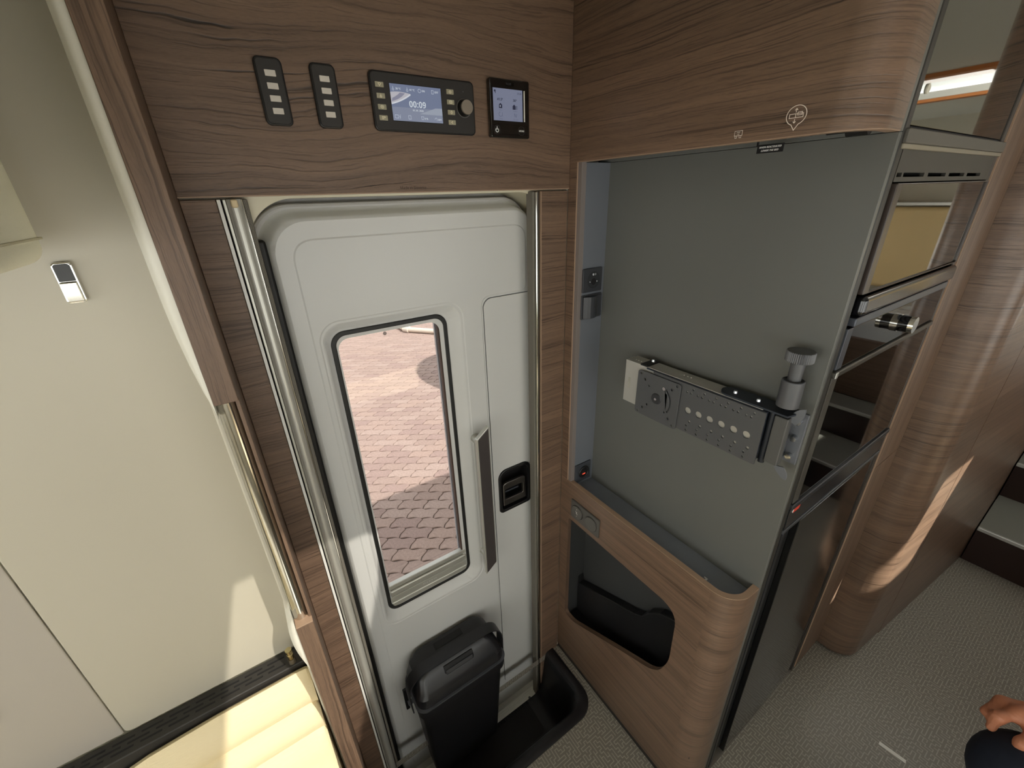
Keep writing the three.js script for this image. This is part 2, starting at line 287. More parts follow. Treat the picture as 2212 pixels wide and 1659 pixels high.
// ------------------------------------------------------------------ vehicle shell
{
  const wall = struct('wall_door', 'entrance side wall of the motorhome around the door', 'wall');
  const s = new THREE.Shape(); s.moveTo(-2.7, -0.45); s.lineTo(3.4, -0.45); s.lineTo(3.4, 1.80); s.lineTo(-2.7, 1.80); s.closePath();
  s.holes.push(hole(-0.694, -0.045, -0.30, 1.708, [0.02, 0.02, 0.085, 0.085]));
  part('body_shell', zFace(plate(s, 0.115), -0.137), M.creamFrame, wall);
  part('rear_lining', box(0.0, 3.4, 0, CEIL, -0.03, -0.004, 0), M.cream, wall);
  part('front_lining', box(-2.7, -0.80, 0, CEIL, -0.034, -0.022, 0), M.cream, wall);
  part('header_panel', box(-0.771, -0.0005, 1.7135, CEIL, -0.014, 0.006, 0.0012), M.woodHeader, wall);
  part('header_edge', box(-0.771, -0.0005, 1.7118, 1.7137, -0.013, 0.0052, 0), M.woodEdge, wall);
  part('side_strip', box(-0.7705, -0.7235, -0.02, 1.7085, -0.02, 0.0, 0.001), M.wood, wall);
  part('side_strip', box(-0.0815, -0.0005, -0.24, 1.7085, -0.02, 0.0, 0.001), M.wood, wall);
  part('strip_edge', box(-0.0836, -0.0812, -0.24, 1.7085, -0.02, 0.0006, 0), M.woodEdge, wall);
  // print on the header
  const txt = part('print', quad(0.056, 0.0085), printed(448, 68, (x, w, h) => { x.clearRect(0, 0, w, h); x.fillStyle = '#33241b'; x.font = '56px sans-serif'; x.textBaseline = 'middle'; x.fillText('Made in Slovenia', 8, h / 2, w - 16); }, { transparent: true, roughness: 0.6 }), wall);
  txt.position.set(-0.397, 1.7205, 0.0064);

  const fl = struct('floor', 'grey vinyl floor with pale maze pattern', 'floor');
  const f = new THREE.Shape(); f.moveTo(-2.7, 0.0); f.lineTo(3.4, 0.0); f.lineTo(3.4, -2.2); f.lineTo(-2.7, -2.2); f.closePath();
  f.holes.push(rrect(-0.699, -0.030, -0.246, -0.0005, [0.05, 0.05, 0.001, 0.001], new THREE.Path()));
  part('vinyl', yFace(plate(f, 0.03), -0.03), M.floor, fl);
  part('subfloor', [box(-2.7, -0.70, -0.45, -0.031, -0.02, 2.25, 0), box(-0.02, 3.4, -0.45, -0.031, -0.02, 2.25, 0), box(-0.70, -0.02, -0.45, -0.031, 0.25, 2.25, 0), box(-0.70, -0.02, -0.45, -0.30, -0.02, 0.25, 0)], M.greyDark, fl);

  const ce = struct('ceiling', 'pale ceiling lining of the motorhome with roof hatches', 'ceiling');
  const c = new THREE.Shape(); c.moveTo(-2.7, 0.03); c.lineTo(3.4, 0.03); c.lineTo(3.4, -2.25); c.lineTo(-2.7, -2.25); c.closePath();
  const H = [[-0.541, -0.168, 0.869, 1.55], [1.40, 1.61, 1.70, 2.06], [1.80, 2.45, 0.90, 1.42]];
  for (const [x0, x1, z0, z1] of H) c.holes.push(hole(x0, x1, -z1, -z0, 0.01));
  part('roof_lining', yFace(plate(c, 0.03), CEIL), M.ceiling, ce);
  H.forEach(([x0, x1, z0, z1], i) => {
    const w = new THREE.Group(); w.name = `window_${i + 1}`; w.userData = { kind: 'structure', label: ['tinted roof hatch above the entrance', 'small tinted roof hatch over the opposite side', 'roof hatch with tan frame over the corridor'][i], category: 'window' }; scene.add(w);
    part('window_pane', box(x0 - 0.02, x1 + 0.02, CEIL + 0.034, CEIL + 0.040, z0 - 0.02, z1 + 0.02, 0), i ? M.paneClear : M.paneHatch, w);
    const fr = new THREE.Shape(); rrect(x0 - 0.05, x1 + 0.05, -z1 - 0.05, -z0 + 0.05, 0.03, fr); fr.holes.push(hole(x0 - 0.001, x1 + 0.001, -z1 - 0.001, -z0 + 0.001, 0.008));
    part('window_frame', yFace(plate(fr, 0.014), CEIL - 0.0142), i === 2 ? std('#b06a2c', 0.5) : M.white, w);
  });
  // opposite side with its long window, front with the windscreen, rear
  const wo = struct('wall_opposite', 'side wall opposite the entrance with a wide window', 'wall');
  const so = new THREE.Shape(); so.moveTo(-2.7, -0.45); so.lineTo(3.4, -0.45); so.lineTo(3.4, CEIL + 0.03); so.lineTo(-2.7, CEIL + 0.03); so.closePath();
  so.holes.push(hole(-2.3, -0.75, 0.85, 1.6, 0.06), hole(-0.45, 1.15, 0.85, 1.55, 0.06), hole(2.35, 3.25, 1.0, 1.55, 0.06));
  part('lining', zFace(plate(so, 0.05), 2.2), M.cream, wo);
  [[-2.3, -0.75, 0.85, 1.6], [-0.45, 1.15, 0.85, 1.55], [2.35, 3.25, 1.0, 1.55]].forEach(([x0, x1, y0, y1], i) => {
    const w = new THREE.Group(); w.name = `window_${[4, 5, 7][i]}`; w.userData = { kind: 'structure', label: ['cab side window opposite the sofa', 'living room window opposite the entrance', 'bedroom side window'][i], category: 'window' }; scene.add(w);
    part('window_pane', box(x0 - 0.02, x1 + 0.02, y0 - 0.02, y1 + 0.02, 2.252, 2.258, 0), M.paneClear, w);
    const fr = rrect(x0 - 0.05, x1 + 0.05, y0 - 0.05, y1 + 0.05, 0.06); fr.holes.push(hole(x0 + 0.002, x1 - 0.002, y0 + 0.002, y1 - 0.002, 0.05));
    part('window_frame', zFace(plate(fr, 0.014), 2.1858), M.white, w);
  });
  const wf = struct('wall_front', 'front of the cab with the windscreen', 'wall');
  const sf = new THREE.Shape(); sf.moveTo(-0.14, -0.45); sf.lineTo(2.25, -0.45); sf.lineTo(2.25, CEIL + 0.03); sf.lineTo(-0.14, CEIL + 0.03); sf.closePath();
  sf.holes.push(hole(0.06, 2.1, 0.80, 1.58, 0.1));
  part('lining', xFace(plate(sf, 0.05), -2.70), M.cream, wf);
  { const w = new THREE.Group(); w.name = 'window_6'; w.userData = { kind: 'structure', label: 'windscreen at the front of the cab', category: 'window' }; scene.add(w);
    part('window_pane', box(-2.758, -2.752, 0.78, 1.60, 0.04, 2.12, 0), M.paneClear, w); }
  const wr = struct('wall_rear', 'rear bulkhead behind the raised bed', 'wall');
  part('lining', box(3.4, 3.45, -0.45, CEIL + 0.03, -0.14, 2.25, 0), M.cream, wr);
}

// ------------------------------------------------------------------ entrance door
{
  const d = new THREE.Group(); d.name = 'door_1'; scene.add(d); d.userData = { kind: 'structure', label: 'pale grey moulded entrance door with a tall narrow window', category: 'door' };
  // outer leaf with the window cut out
  const win = () => hole(-0.580, -0.327, 0.579, 1.431, 0.028);
  const lip = rrect(-0.690, -0.049, -0.292, 1.6995, [0.02, 0.02, 0.08, 0.08]); lip.holes.push(win());
  part('outer_leaf', zFace(plate(lip, 0.036, { bevel: 0.006 }), -0.136), M.doorLip, d);
  // inner panel: sloped sides up to the face, recess for the window
  const outline = (o, z) => { const pts = rrPts(-0.662 + o, -0.0605 - o * 0.35, -0.288, 1.6745 - o, [0.012, 0.012, 0.062 - o * 0.4, 0.066 - o * 0.4]); return pts.map((p) => V(p.x, p.y, z)); };
  const hol = (o, z) => { const pts = rrPts(-0.592 - o, -0.315 + o * 1.55, 0.567 - o * 1.3, 1.443 + o * 1.3, 0.032 + o * 0.5); return pts.map((p) => V(p.x, p.y, z)); };
  const ringSides = skin([outline(-0.016, -0.1), outline(-0.008, -0.094), outline(-0.001, -0.064), outline(0.006, -0.0602)], { crease: 0.9 });
  const face = (o1, z) => { const s = new THREE.Shape(outline(o1, 0).map((p) => new THREE.Vector2(p.x, p.y))); s.holes.push(new THREE.Path(hol(0.018, 0).map((p) => new THREE.Vector2(p.x, p.y)))); s.holes.push(hole(-0.206, -0.085, 0.767, 0.9295, [0.012, 0.012, 0.03, 0.03])); return new THREE.ShapeGeometry(s, 10).translate(0, 0, z); };
  const recess = skin([hol(0.018, -0.0602), hol(0.014, -0.0612), hol(0.004, -0.083), hol(0, -0.0845), hol(-0.014, -0.0845)], { flip: true, crease: 0.9 });
  part('inner_panel', [ringSides, face(0.006, -0.0602), recess], M.doorSkin, d);
  // slightly raised field inside the edge band
  const fld = roundPoly([[-0.628, -0.20], [-0.226, -0.20], [-0.226, 1.471], [-0.086, 1.471], [-0.086, 1.637], [-0.628, 1.637]], [0.02, 0.02, 0.03, 0.02, 0.04, 0.045]);
  fld.holes.push(new THREE.Path(hol(0.0215, 0).map((p) => new THREE.Vector2(p.x, p.y))));
  part('raised_field', new THREE.ExtrudeGeometry(fld, { depth: 0.0004, bevelEnabled: true, bevelThickness: 0.0014, bevelSize: 0.003, bevelOffset: -0.003, bevelSegments: 1, curveSegments: 10 }).translate(0, 0, -0.0604), M.doorSkin, d);
  // lock-side cover
  const cov = rrect(-0.2215, -0.063, -0.106, 1.4655, [0.02, 0.004, 0.004, 0.024]);
  cov.holes.push(hole(-0.206, -0.085, 0.767, 0.9295, [0.012, 0.012, 0.03, 0.03]));
  part('lock_cover', zFace(plate(cov, 0.0035, { bevel: 0.0012 }), -0.0598), M.doorSkin, d);
  const gap = rrect(-0.2228, -0.0612, -0.1075, 1.4668, [0.021, 0.004, 0.004, 0.025]); gap.holes.push(hole(-0.2212, -0.0615, -0.1057, 1.4652, [0.02, 0.004, 0.004, 0.024]));
  part('cover_seam', zFace(plate(gap, 0.0008), -0.0602), M.greyDark, d);
  part('bottom_skirt', box(-0.662, -0.0605, -0.287, -0.2335, -0.098, -0.040, 0.003), M.doorSkin, d);
  part('edge_slot', box(-0.0685, -0.0590, 1.275, 1.352, -0.0605, -0.0545, 0.003), M.blackMatte, d);
  part('edge_slot', box(-0.0685, -0.0590, 0.045, 0.105, -0.0605, -0.0545, 0.003), M.blackMatte, d);
  part('edge_seal', box(-0.0612, -0.0565, -0.28, 1.60, -0.10, -0.066, 0.001), M.rubber, d);
  part('edge_seal', box(-0.6815, -0.6655, -0.28, 1.640, -0.112, -0.068, 0.006), M.rubber, d);
  { const fs = rrect(-0.720, -0.020, -0.31, 1.735, 0.05); fs.holes.push(win()); part('outer_flange', zFace(plate(fs, 0.009), -0.1467), M.doorLip, d); }
  // window: gasket, tinted pane, blind cassette
  const gk = rrect(-0.592, -0.315, 0.567, 1.443, 0.032); gk.holes.push(hole(-0.5815, -0.3255, 0.5765, 1.4325, 0.024));
  const w = part('window_gasket', zFace(plate(gk, 0.008, { bevel: 0.002 }), -0.0895), M.rubber, d);
  part('window_pane', box(-0.586, -0.321, 0.572, 1.438, -0.118, -0.113, 0), M.pane, d);
  part('window_print', quad(0.028, 0.03).translate(-0.4645, 1.419, -0.1128), printed(112, 120, (x) => {
    x.clearRect(0, 0, 112, 120); x.fillStyle = 'rgba(110,100,98,0.85)'; x.font = 'bold 26px sans-serif'; x.fillText('RU', 40, 36); x.fillRect(8, 48, 96, 7); x.fillRect(22, 58, 70, 4); x.beginPath(); x.arc(58, 92, 18, 0, 7); x.fill();
  }, { transparent: true }), d);
  part('blind_rail', [box(-0.5805, -0.3265, 0.648, 0.664, -0.1, -0.084, 0.002), box(-0.5805, -0.3265, 0.621, 0.6455, -0.1, -0.080, 0.006), box(-0.5805, -0.3265, 0.5975, 0.6185, -0.1, -0.084, 0.001), box(-0.5805, -0.3265, 0.577, 0.597, -0.1, -0.0825, 0.005)], M.aluSoft, d);
  part('rail_groove', [box(-0.580, -0.327, 0.6455, 0.648, -0.1, -0.090, 0), box(-0.580, -0.327, 0.6185, 0.6212, -0.1, -0.089, 0)], M.greyDark, d);
  const lg = part('rail_print', quad(0.052, 0.0085).translate(-0.455, 0.608, -0.0836), printed(520, 85, (x, W, h) => {
    x.clearRect(0, 0, W, h); x.strokeStyle = x.fillStyle = '#f1f0ec'; x.lineWidth = 9; x.beginPath(); x.moveTo(10, 68); x.lineTo(26, 16); x.lineTo(70, 16); x.quadraticCurveTo(92, 40, 92, 68); x.stroke(); x.beginPath(); x.moveTo(36, 68); x.lineTo(56, 34); x.stroke();
    x.font = 'bold 66px sans-serif'; x.textBaseline = 'middle'; let px = 128; for (const ch of 'ADRIA') { x.fillText(ch, px, h / 2 + 3); px += ch === 'I' ? 52 : 82; }
  }, { transparent: true, metalness: 0 }), d);
  part('insect_mesh', box(-0.3355, -0.3265, 0.664, 1.431, -0.1, -0.088, 0.001), M.mesh, d);
  part('mesh_guide', box(-0.3392, -0.3358, 0.664, 1.432, -0.1, -0.0865, 0.0006), M.trimDark, d);
  part('mesh_guide', box(-0.3290, -0.3262, 0.664, 1.428, -0.1, -0.0862, 0.0006), M.creamFrame, d);
  // grab handle: flat dark bar in a chrome edge on two pins
  const bar = roundPoly([[-0.2940, 0.597], [-0.2545, 0.629], [-0.2545, 1.131], [-0.2940, 1.101]], [0.004]);
  const inl = roundPoly([[-0.2905, 0.6045], [-0.2570, 0.6310], [-0.2570, 1.1255], [-0.2905, 1.0990]], [0.003]);
  const gh = part('grab_handle', [zFace(plate(bar, 0.013, { bevel: 0.0018 }), -0.022), rod(V(-0.2745, 1.078, -0.06), V(-0.2745, 1.078, -0.0215), 0.013, 20, 0.010), rod(V(-0.2745, 0.650, -0.06), V(-0.2745, 0.650, -0.0215), 0.013, 20, 0.010)], M.aluSoft, d);
  part('handle_inlay', zFace(plate(inl, 0.002, { bevel: 0.0006 }), -0.0099), std('#4c4747', 0.35, 0.3), gh);
  // lock with its bow
  const lk = rrect(-0.2065, -0.0845, 0.7665, 0.930, [0.014, 0.014, 0.03, 0.034]); lk.holes.push(hole(-0.196, -0.095, 0.778, 0.918, [0.01, 0.01, 0.02, 0.024]));
  const lock = part('door_lock', [zFace(plate(lk, 0.008, { bevel: 0.003 }), -0.060), box(-0.199, -0.092, 0.775, 0.921, -0.094, -0.090, 0), box(-0.199, -0.195, 0.775, 0.921, -0.092, -0.056, 0), box(-0.096, -0.092, 0.775, 0.921, -0.092, -0.056, 0), box(-0.199, -0.092, 0.918, 0.922, -0.092, -0.056, 0), box(-0.199, -0.092, 0.774, 0.778, -0.092, -0.056, 0)], M.black, d);
  const bow = roundPoly([[-0.1895, 0.786], [-0.102, 0.786], [-0.1035, 0.869], [-0.1135, 0.8745], [-0.180, 0.8745], [-0.1885, 0.868]], [0.003, 0.003, 0.004, 0.006, 0.006, 0.004]);
  bow.holes.push(roundPoly([[-0.1815, 0.811], [-0.1125, 0.811], [-0.1125, 0.849], [-0.1815, 0.849]], [0.005], new THREE.Path()));
  part('lock_bow', zFace(plate(bow, 0.010, { bevel: 0.0022 }), -0.068), std('#7e7a75', 0.28, 0.9), lock);
  part('lock_bolt', [box(-0.178, -0.116, 0.835, 0.846, -0.09, -0.076, 0.002), box(-0.178, -0.116, 0.816, 0.823, -0.09, -0.080, 0.002)], std('#3a3d44', 0.4), lock);

  const sill = thing('door_sill', 'ribbed aluminium sill below the entrance door', 'sill', [0, 0, 0]);
  part('sill_profile', [box(-0.70, -0.06, -0.30, -0.236, -0.10, -0.004, 0.002), ...[-0.0335, -0.0255].map((z) => box(-0.69, -0.066, -0.2385, -0.2345, z - 0.003, z + 0.003, 0.001))], std('#e9e9e5', 0.4, 0.1), sill);
  for (const x of [-0.135, -0.62]) part('screw', cyl(0.006, 0.005, 0.004, 12).translate(x, -0.2362, -0.012), M.steelDark, sill);

  const trim = new THREE.Group(); trim.name = 'trim_1'; scene.add(trim); trim.userData = { kind: 'structure', label: 'slim metal channel along the lock side of the door opening', category: 'trim' };
  part('channel', [box(-0.0975, -0.0905, -0.24, 1.7085, -0.03, 0.001, 0.0025)], M.chrome, trim);
  part('channel_groove', box(-0.0905, -0.0838, -0.24, 1.7085, -0.03, -0.004, 0.001), std('#3c352b', 0.5, 0.4), trim);
  part('brush_seal', box(-0.1045, -0.0975, -0.24, 1.7085, -0.03, -0.004, 0.002), M.brush, trim);
}
// insect screen cassette on the hinge side
{
  const c = thing('insect_screen', 'tall aluminium cassette of the insect screen on the hinge side of the door', 'insect screen', [0, -0.02, 0]);
  part('white_edge', box(-0.7232, -0.7178, 0, 1.7285, -0.02, 0.004, 0.001), M.white, c);
  part('shadow_gap', box(-0.7178, -0.7153, 0, 1.7285, -0.02, -0.012, 0), M.blackMatte, c);
  part('flat_flange', box(-0.7153, -0.7108, 0, 1.7285, -0.02, 0.003, 0.001), M.aluSoft, c);
  const prof = []; for (let i = 0; i <= 14; i++) { const a = Math.PI * i / 14; prof.push([-0.7003 - 0.0102 * Math.cos(a), 0.002 + 0.0115 * Math.sin(a)]); }
  const s = new THREE.Shape(); s.moveTo(-0.7105, -0.02); prof.forEach(([x, z]) => s.lineTo(x, z)); s.lineTo(-0.6901, -0.02); s.closePath();
  const g = new THREE.ExtrudeGeometry(s, { depth: 1.7285, bevelEnabled: false, curveSegments: 14 }).applyMatrix4(new THREE.Matrix4().makeBasis(V(1, 0, 0), V(0, 0, 1), V(0, -1, 0)).setPosition(0, 1.7285, 0));
  part('round_profile', g, std('#c9c8bf', 0.40, 0.5), c);
  part('bright_lip', box(-0.6900, -0.6876, 0, 1.7285, -0.02, 0.0035, 0.0008), M.chrome, c);
  part('brush_seal', box(-0.6876, -0.6805, 0, 1.7285, -0.03, -0.001, 0.002), M.brush, c);
  part('end_cap', box(-0.7055, -0.6955, 1.716, 1.7285, -0.005, 0.0175, 0.003), std('#d8c49c', 0.5), c);
}
// ------------------------------------------------------------------ step well
{
  const t = thing('step_tray', 'black moulded plastic step well inside the entrance', 'step', [0, 0, 0]);
  const path = (inset, y) => {
    const xr = -0.022 - inset, zf = 0.256 - inset, r = Math.max(0.02, 0.075 - inset * 0.5), out = [V(xr, y, -0.003)];
    for (let i = 0; i <= 8; i++) { const a = i / 8 * Math.PI / 2; out.push(V(xr - r + r * Math.cos(a), y, zf - r + r * Math.sin(a))); }
    out.push(V(-0.40, y, zf), V(-0.705, y, zf)); return out;
  };
  const secs = [[0, -0.004], [0.001, 0.007], [0.006, 0.010], [0.030, 0.009], [0.038, 0.003], [0.044, -0.03], [0.056, -0.15], [0.072, -0.205], [0.10, -0.226], [0.135, -0.231]].map(([i, y]) => path(i, y));
  part('rim_and_walls', skin(secs, { closed: false, crease: 0.8, flip: true }), M.blackSoft, t);
  part('tread', box(-0.705, -0.10, -0.240, -0.2305, -0.008, 0.20, 0.001), std('#17171a', 0.5), t);
  part('left_wall', box(-0.708, -0.700, -0.24, 0.006, -0.003, 0.25, 0.002), M.blackSoft, t);
  const br = []; for (let i = 0; i < 60; i++) { const x = -0.66 + i * 0.0097 + 0.003 * rnd(); br.push(box(x, x + 0.003, -0.2315, -0.2265, -0.005 + 0.003 * rnd(), 0.004 + 0.003 * rnd(), 0)); }
  part('bristle_strip', br, M.blackMatte, t);
}
// ------------------------------------------------------------------ waste bin on the door
{
  const b = thing('waste_bin', 'black lidded waste bin hung on the lower part of the door', 'bin', [-0.443, -0.16, -0.058]);
  const B = (g) => g.translate(0.443, 0.16, 0.058);
  part('bucket', B(loft([[-0.155, -0.565, -0.325, -0.052, 0.045, 0.02], [-0.150, -0.570, -0.320, -0.055, 0.05, 0.022], [0.26, -0.588, -0.300, -0.056, 0.076, 0.025], [0.262, -0.596, -0.292, -0.057, 0.084, 0.028], [0.300, -0.598, -0.290, -0.057, 0.086, 0.03]], { crease: 0.7 })), std('#1b1b1e', 0.42), b);
  part('rim_line', B(loft([[0.300, -0.600, -0.288, -0.057, 0.088, 0.03], [0.305, -0.600, -0.288, -0.057, 0.088, 0.03]])), M.steelDark, b);
  const lid = part('lid', B(loft([[0.305, -0.594, -0.294, -0.054, 0.081, 0.028], [0.338, -0.592, -0.296, -0.053, 0.079, 0.028], [0.351, -0.587, -0.301, -0.052, 0.071, 0.028], [0.382, -0.578, -0.312, -0.05, 0.052, 0.028], [0.396, -0.563, -0.327, -0.046, 0.042, 0.024], [0.402, -0.545, -0.345, -0.040, 0.035, 0.02]], { crease: 0.5 })), M.blackSoft, b);
  part('grip_recess', B(box(-0.497, -0.398, 0.396, 0.4034, -0.031, -0.005, 0.003)), M.blackMatte, lid);
  part('latch_recess', B(box(-0.05, 0.05, -0.012, 0.012, -0.003, 0.003, 0.003).rotateX(-0.55).translate(-0.446, 0.3815, 0.0525)), M.blackMatte, lid);
  part('latch', B(box(-0.047, 0.047, -0.006, 0.008, -0.002, 0.006, 0.003).rotateX(-0.55).translate(-0.446, 0.374, 0.0575)), M.blackSoft, lid);
  // bail: a broad band over the lid
  const band = (off) => { const p = []; const c = [[-0.604, 0.262], [-0.606, 0.335]]; c.forEach(([x, y]) => p.push([x - off, y])); for (let i = 0; i <= 8; i++) { const a = Math.PI - i / 8 * Math.PI / 2; p.push([-0.546 + (0.058 + off) * Math.cos(a), 0.350 + (0.056 + off) * Math.sin(a)]); } for (let i = 0; i <= 8; i++) { const a = Math.PI / 2 - i / 8 * Math.PI / 2; p.push([-0.342 + (0.058 + off) * Math.cos(a), 0.350 + (0.056 + off) * Math.sin(a)]); } p.push([-0.282 + off, 0.335], [-0.284 + off, 0.285]); return p; };
  const inner = band(0), outer = band(0.0035);
  const secs = [0.007, 0.044].map((z) => [...outer.map(([x, y]) => V(x, y, z)), ...inner.slice().reverse().map(([x, y]) => V(x, y, z))]);
  const gb = skin(secs, { crease: 0.5, flip: true });
  const capB = (z, f) => { const s = new THREE.Shape([...outer, ...inner.slice().reverse()].map(([x, y]) => new THREE.Vector2(x, y))); const g = new THREE.ShapeGeometry(s); if (f) { const i = g.index.array; for (let k = 0; k < i.length; k += 3) [i[k], i[k + 1]] = [i[k + 1], i[k]]; g.computeVertexNormals(); } return g.translate(0, 0, z); };
  const bail = part('bail', [B(gb), B(capB(0.044)), B(capB(0.007, true))], M.blackSoft, b);
  part('pivot', B(rod(V(-0.612, 0.275, 0.015), V(-0.597, 0.275, 0.015), 0.007)), M.steelDark, bail); part('pivot', B(rod(V(-0.288, 0.290, 0.015), V(-0.274, 0.290, 0.015), 0.007)), M.steelDark, bail);
  part('wall_clip', B(box(-0.616, -0.604, 0.20, 0.30, -0.02, -0.012, 0.002)), M.black, b);
}
// ------------------------------------------------------------------ control panels on the header
function switchPanel(x, label) {
  const p = thing('switch_panel', label, 'switch panel', [x, 1.8568, 0.006], 'light switch panels on the header');
  part('rim', zFace(plate(rrect(-0.0195, 0.0195, -0.0447, 0.0447, 0.008), 0.006, { bevel: 0.0018 }), 0), M.panelEdge, p);
  part('plate', zFace(plate(rrect(-0.0168, 0.0168, -0.0420, 0.0420, 0.006), 0.002, { bevel: 0.0006 }), 0.005), M.panelBlack, p);
  for (let k = 0; k < 4; k++) part('switch_button', zFace(plate(rrect(-0.0076, 0.0076, -0.0041, 0.0041, 0.0008), 0.0022, { bevel: 0.0005 }), 0.0066).translate(0.0004, 0.0236 - k * 0.0163, 0), M.buttonPale, p);
}
switchPanel(-0.6075, 'left one of the two narrow black panels with four pale push buttons');
switchPanel(-0.5295, 'right one of the two narrow black panels with four pale push buttons');
{
  const p = thing('control_panel', 'wide black control panel with a screen showing 00:09 and a knob', 'control panel', [-0.3555, 1.8570, 0.006]);
  part('rim', zFace(plate(rrect(-0.1010, 0.1010, -0.0447, 0.0447, 0.009), 0.006, { bevel: 0.0018 }), 0), M.panelEdge, p);
  part('plate', zFace(plate(rrect(-0.0985, 0.0985, -0.0422, 0.0422, 0.007), 0.002, { bevel: 0.0006 }), 0.005), M.panelBlack, p);
  const scr = printed(720, 410, (x, w, h) => {
    x.fillStyle = '#8590ad'; x.fillRect(0, 0, w, h); x.fillStyle = '#9aa2b8'; x.fillRect(0, h * 0.62, w, h * 0.38);
    x.fillStyle = '#d7d4dc'; x.beginPath(); x.moveTo(0, 95); x.quadraticCurveTo(130, 70, 275, 100); x.quadraticCurveTo(120, 190, 0, 220); x.fill();
    x.fillStyle = '#9f9fb4'; x.beginPath(); x.moveTo(18, 160); x.quadraticCurveTo(95, 125, 130, 92); x.lineTo(200, 96); x.quadraticCurveTo(130, 165, 10, 195); x.fill();
    x.strokeStyle = '#f4f7ff'; x.lineWidth = 16; x.beginPath(); x.moveTo(0, 222); x.quadraticCurveTo(150, 185, 275, 104); x.stroke();
    x.fillStyle = '#b4bccc'; x.beginPath(); x.moveTo(w, 235); x.lineTo(620, 238); x.lineTo(380, 318); x.lineTo(w, 318); x.fill();
    x.fillStyle = '#eef6ff'; x.textAlign = 'center'; x.font = 'bold 98px sans-serif'; x.fillText('00:09', w / 2 + 4, 246); x.font = 'bold 28px sans-serif'; x.fillText('01. 01. 2020', w / 2 + 4, 290);
    x.font = 'bold 30px sans-serif'; x.textAlign = 'left';
    [['36 °C', 76], ['41 °C', 268], ['ON', 440], ['OFF', 626]].forEach(([s, px]) => x.fillText(s, px, 62));
    x.lineWidth = 5; x.strokeStyle = '#dfe8f8'; for (const px of [44, 236]) { x.beginPath(); x.arc(px, 62, 11, 0, 7); x.moveTo(px, 50); x.lineTo(px, 28); x.stroke(); }
    x.beginPath(); x.arc(408, 52, 20, 0, 7); x.stroke(); x.strokeRect(582, 32, 28, 40); x.strokeRect(30, 345, 44, 36); x.strokeRect(216, 344, 34, 40);
    x.beginPath(); x.moveTo(400, 346); x.lineTo(436, 346); x.lineTo(430, 380); x.lineTo(406, 380); x.closePath(); x.stroke();
    x.fillText('0 %', 446, 378); x.fillText('OFF', 646, 380); x.beginPath(); x.moveTo(104, 340); x.lineTo(90, 364); x.lineTo(102, 364); x.lineTo(94, 388); x.stroke(); x.beginPath(); x.moveTo(596, 368); x.lineTo(612, 350); x.lineTo(630, 352); x.lineTo(632, 384); x.stroke();
  }, { emit: 0.62 });
  part('display_screen', box(-0.0492, 0.0492, -0.0285, 0.0285, 0.0064, 0.0072, 0), M.blackMatte, p);
  const s = part('display_image', quad(0.0968, 0.0551).translate(-0.0186 + 0.0, 0, 0.00735), scr, p); p.children[2].position.x = -0.0186;
  const icon = (k) => printed(120, 66, (x) => {
    x.fillStyle = '#a39d86'; x.fillRect(0, 0, 120, 66); x.strokeStyle = x.fillStyle = '#f2ecd0'; x.lineWidth = 8; x.beginPath();
    if (k === 0) { x.arc(60, 28, 15, 0, 7); x.moveTo(60, 42); x.lineTo(60, 58); x.moveTo(30, 12); x.lineTo(38, 20); x.moveTo(90, 12); x.lineTo(82, 20); }
    if (k === 1) { x.arc(60, 44, 12, 0, 7); x.moveTo(60, 32); x.lineTo(60, 8); }
    if (k === 2) { x.arc(60, 33, 22, 0, 7); x.moveTo(67, 33); x.arc(60, 33, 7, 0, 7); }
    if (k === 3) { x.moveTo(40, 56); x.lineTo(40, 16); x.lineTo(84, 16); x.lineTo(84, 32); x.lineTo(56, 32); x.lineTo(56, 56); }
    if (k === 4) { x.arc(60, 36, 18, -1, 4.2); x.moveTo(60, 8); x.lineTo(60, 30); }
    if (k === 5) { x.rect(40, 14, 40, 38); x.moveTo(52, 26); x.lineTo(52, 40); x.moveTo(68, 26); x.lineTo(68, 40); }
    if (k === 6) { x.moveTo(60, 8); x.quadraticCurveTo(84, 40, 60, 56); x.quadraticCurveTo(36, 40, 60, 8); }
    if (k === 7) { x.moveTo(72, 12); x.lineTo(48, 33); x.lineTo(72, 54); }
    x.stroke();
  }, { roughness: 0.5 });
  for (let k = 0; k < 8; k++) {
    const x = k < 4 ? -0.0848 : 0.0487, y = 0.0240 - (k % 4) * 0.0163;
    const bt = part('panel_button', zFace(plate(rrect(-0.0074, 0.0074, -0.0039, 0.0039, 0.0007), 0.0022, { bevel: 0.0004 }), 0.0064).translate(x, y, 0), std('#a39d86', 0.5), p);
    part('button_icon', quad(0.0138, 0.0070).translate(x, y, 0.0087), icon(k), bt);
  }
  const ring = new THREE.RingGeometry(0.0150, 0.0156, 40).translate(0.0768, 0.0, 0.0072); part('dial_ring', ring, std('#8d8a85', 0.4, 0.3), p);
  const kn = part('dial', rod(V(0.0768, 0, 0.006), V(0.0768, 0, 0.019), 0.0140, 32, 0.0128), std('#1a1918', 0.35), p);
  part('dial_cap', rod(V(0.0768, 0, 0.0188), V(0.0768, 0, 0.0212), 0.0124, 32, 0.0118), std('#8f8478', 0.42, 0.2), kn);
  part('sensor', new THREE.CircleGeometry(0.0012, 12).translate(0.0768, 0.0265, 0.0073), M.steelDark, p);
}
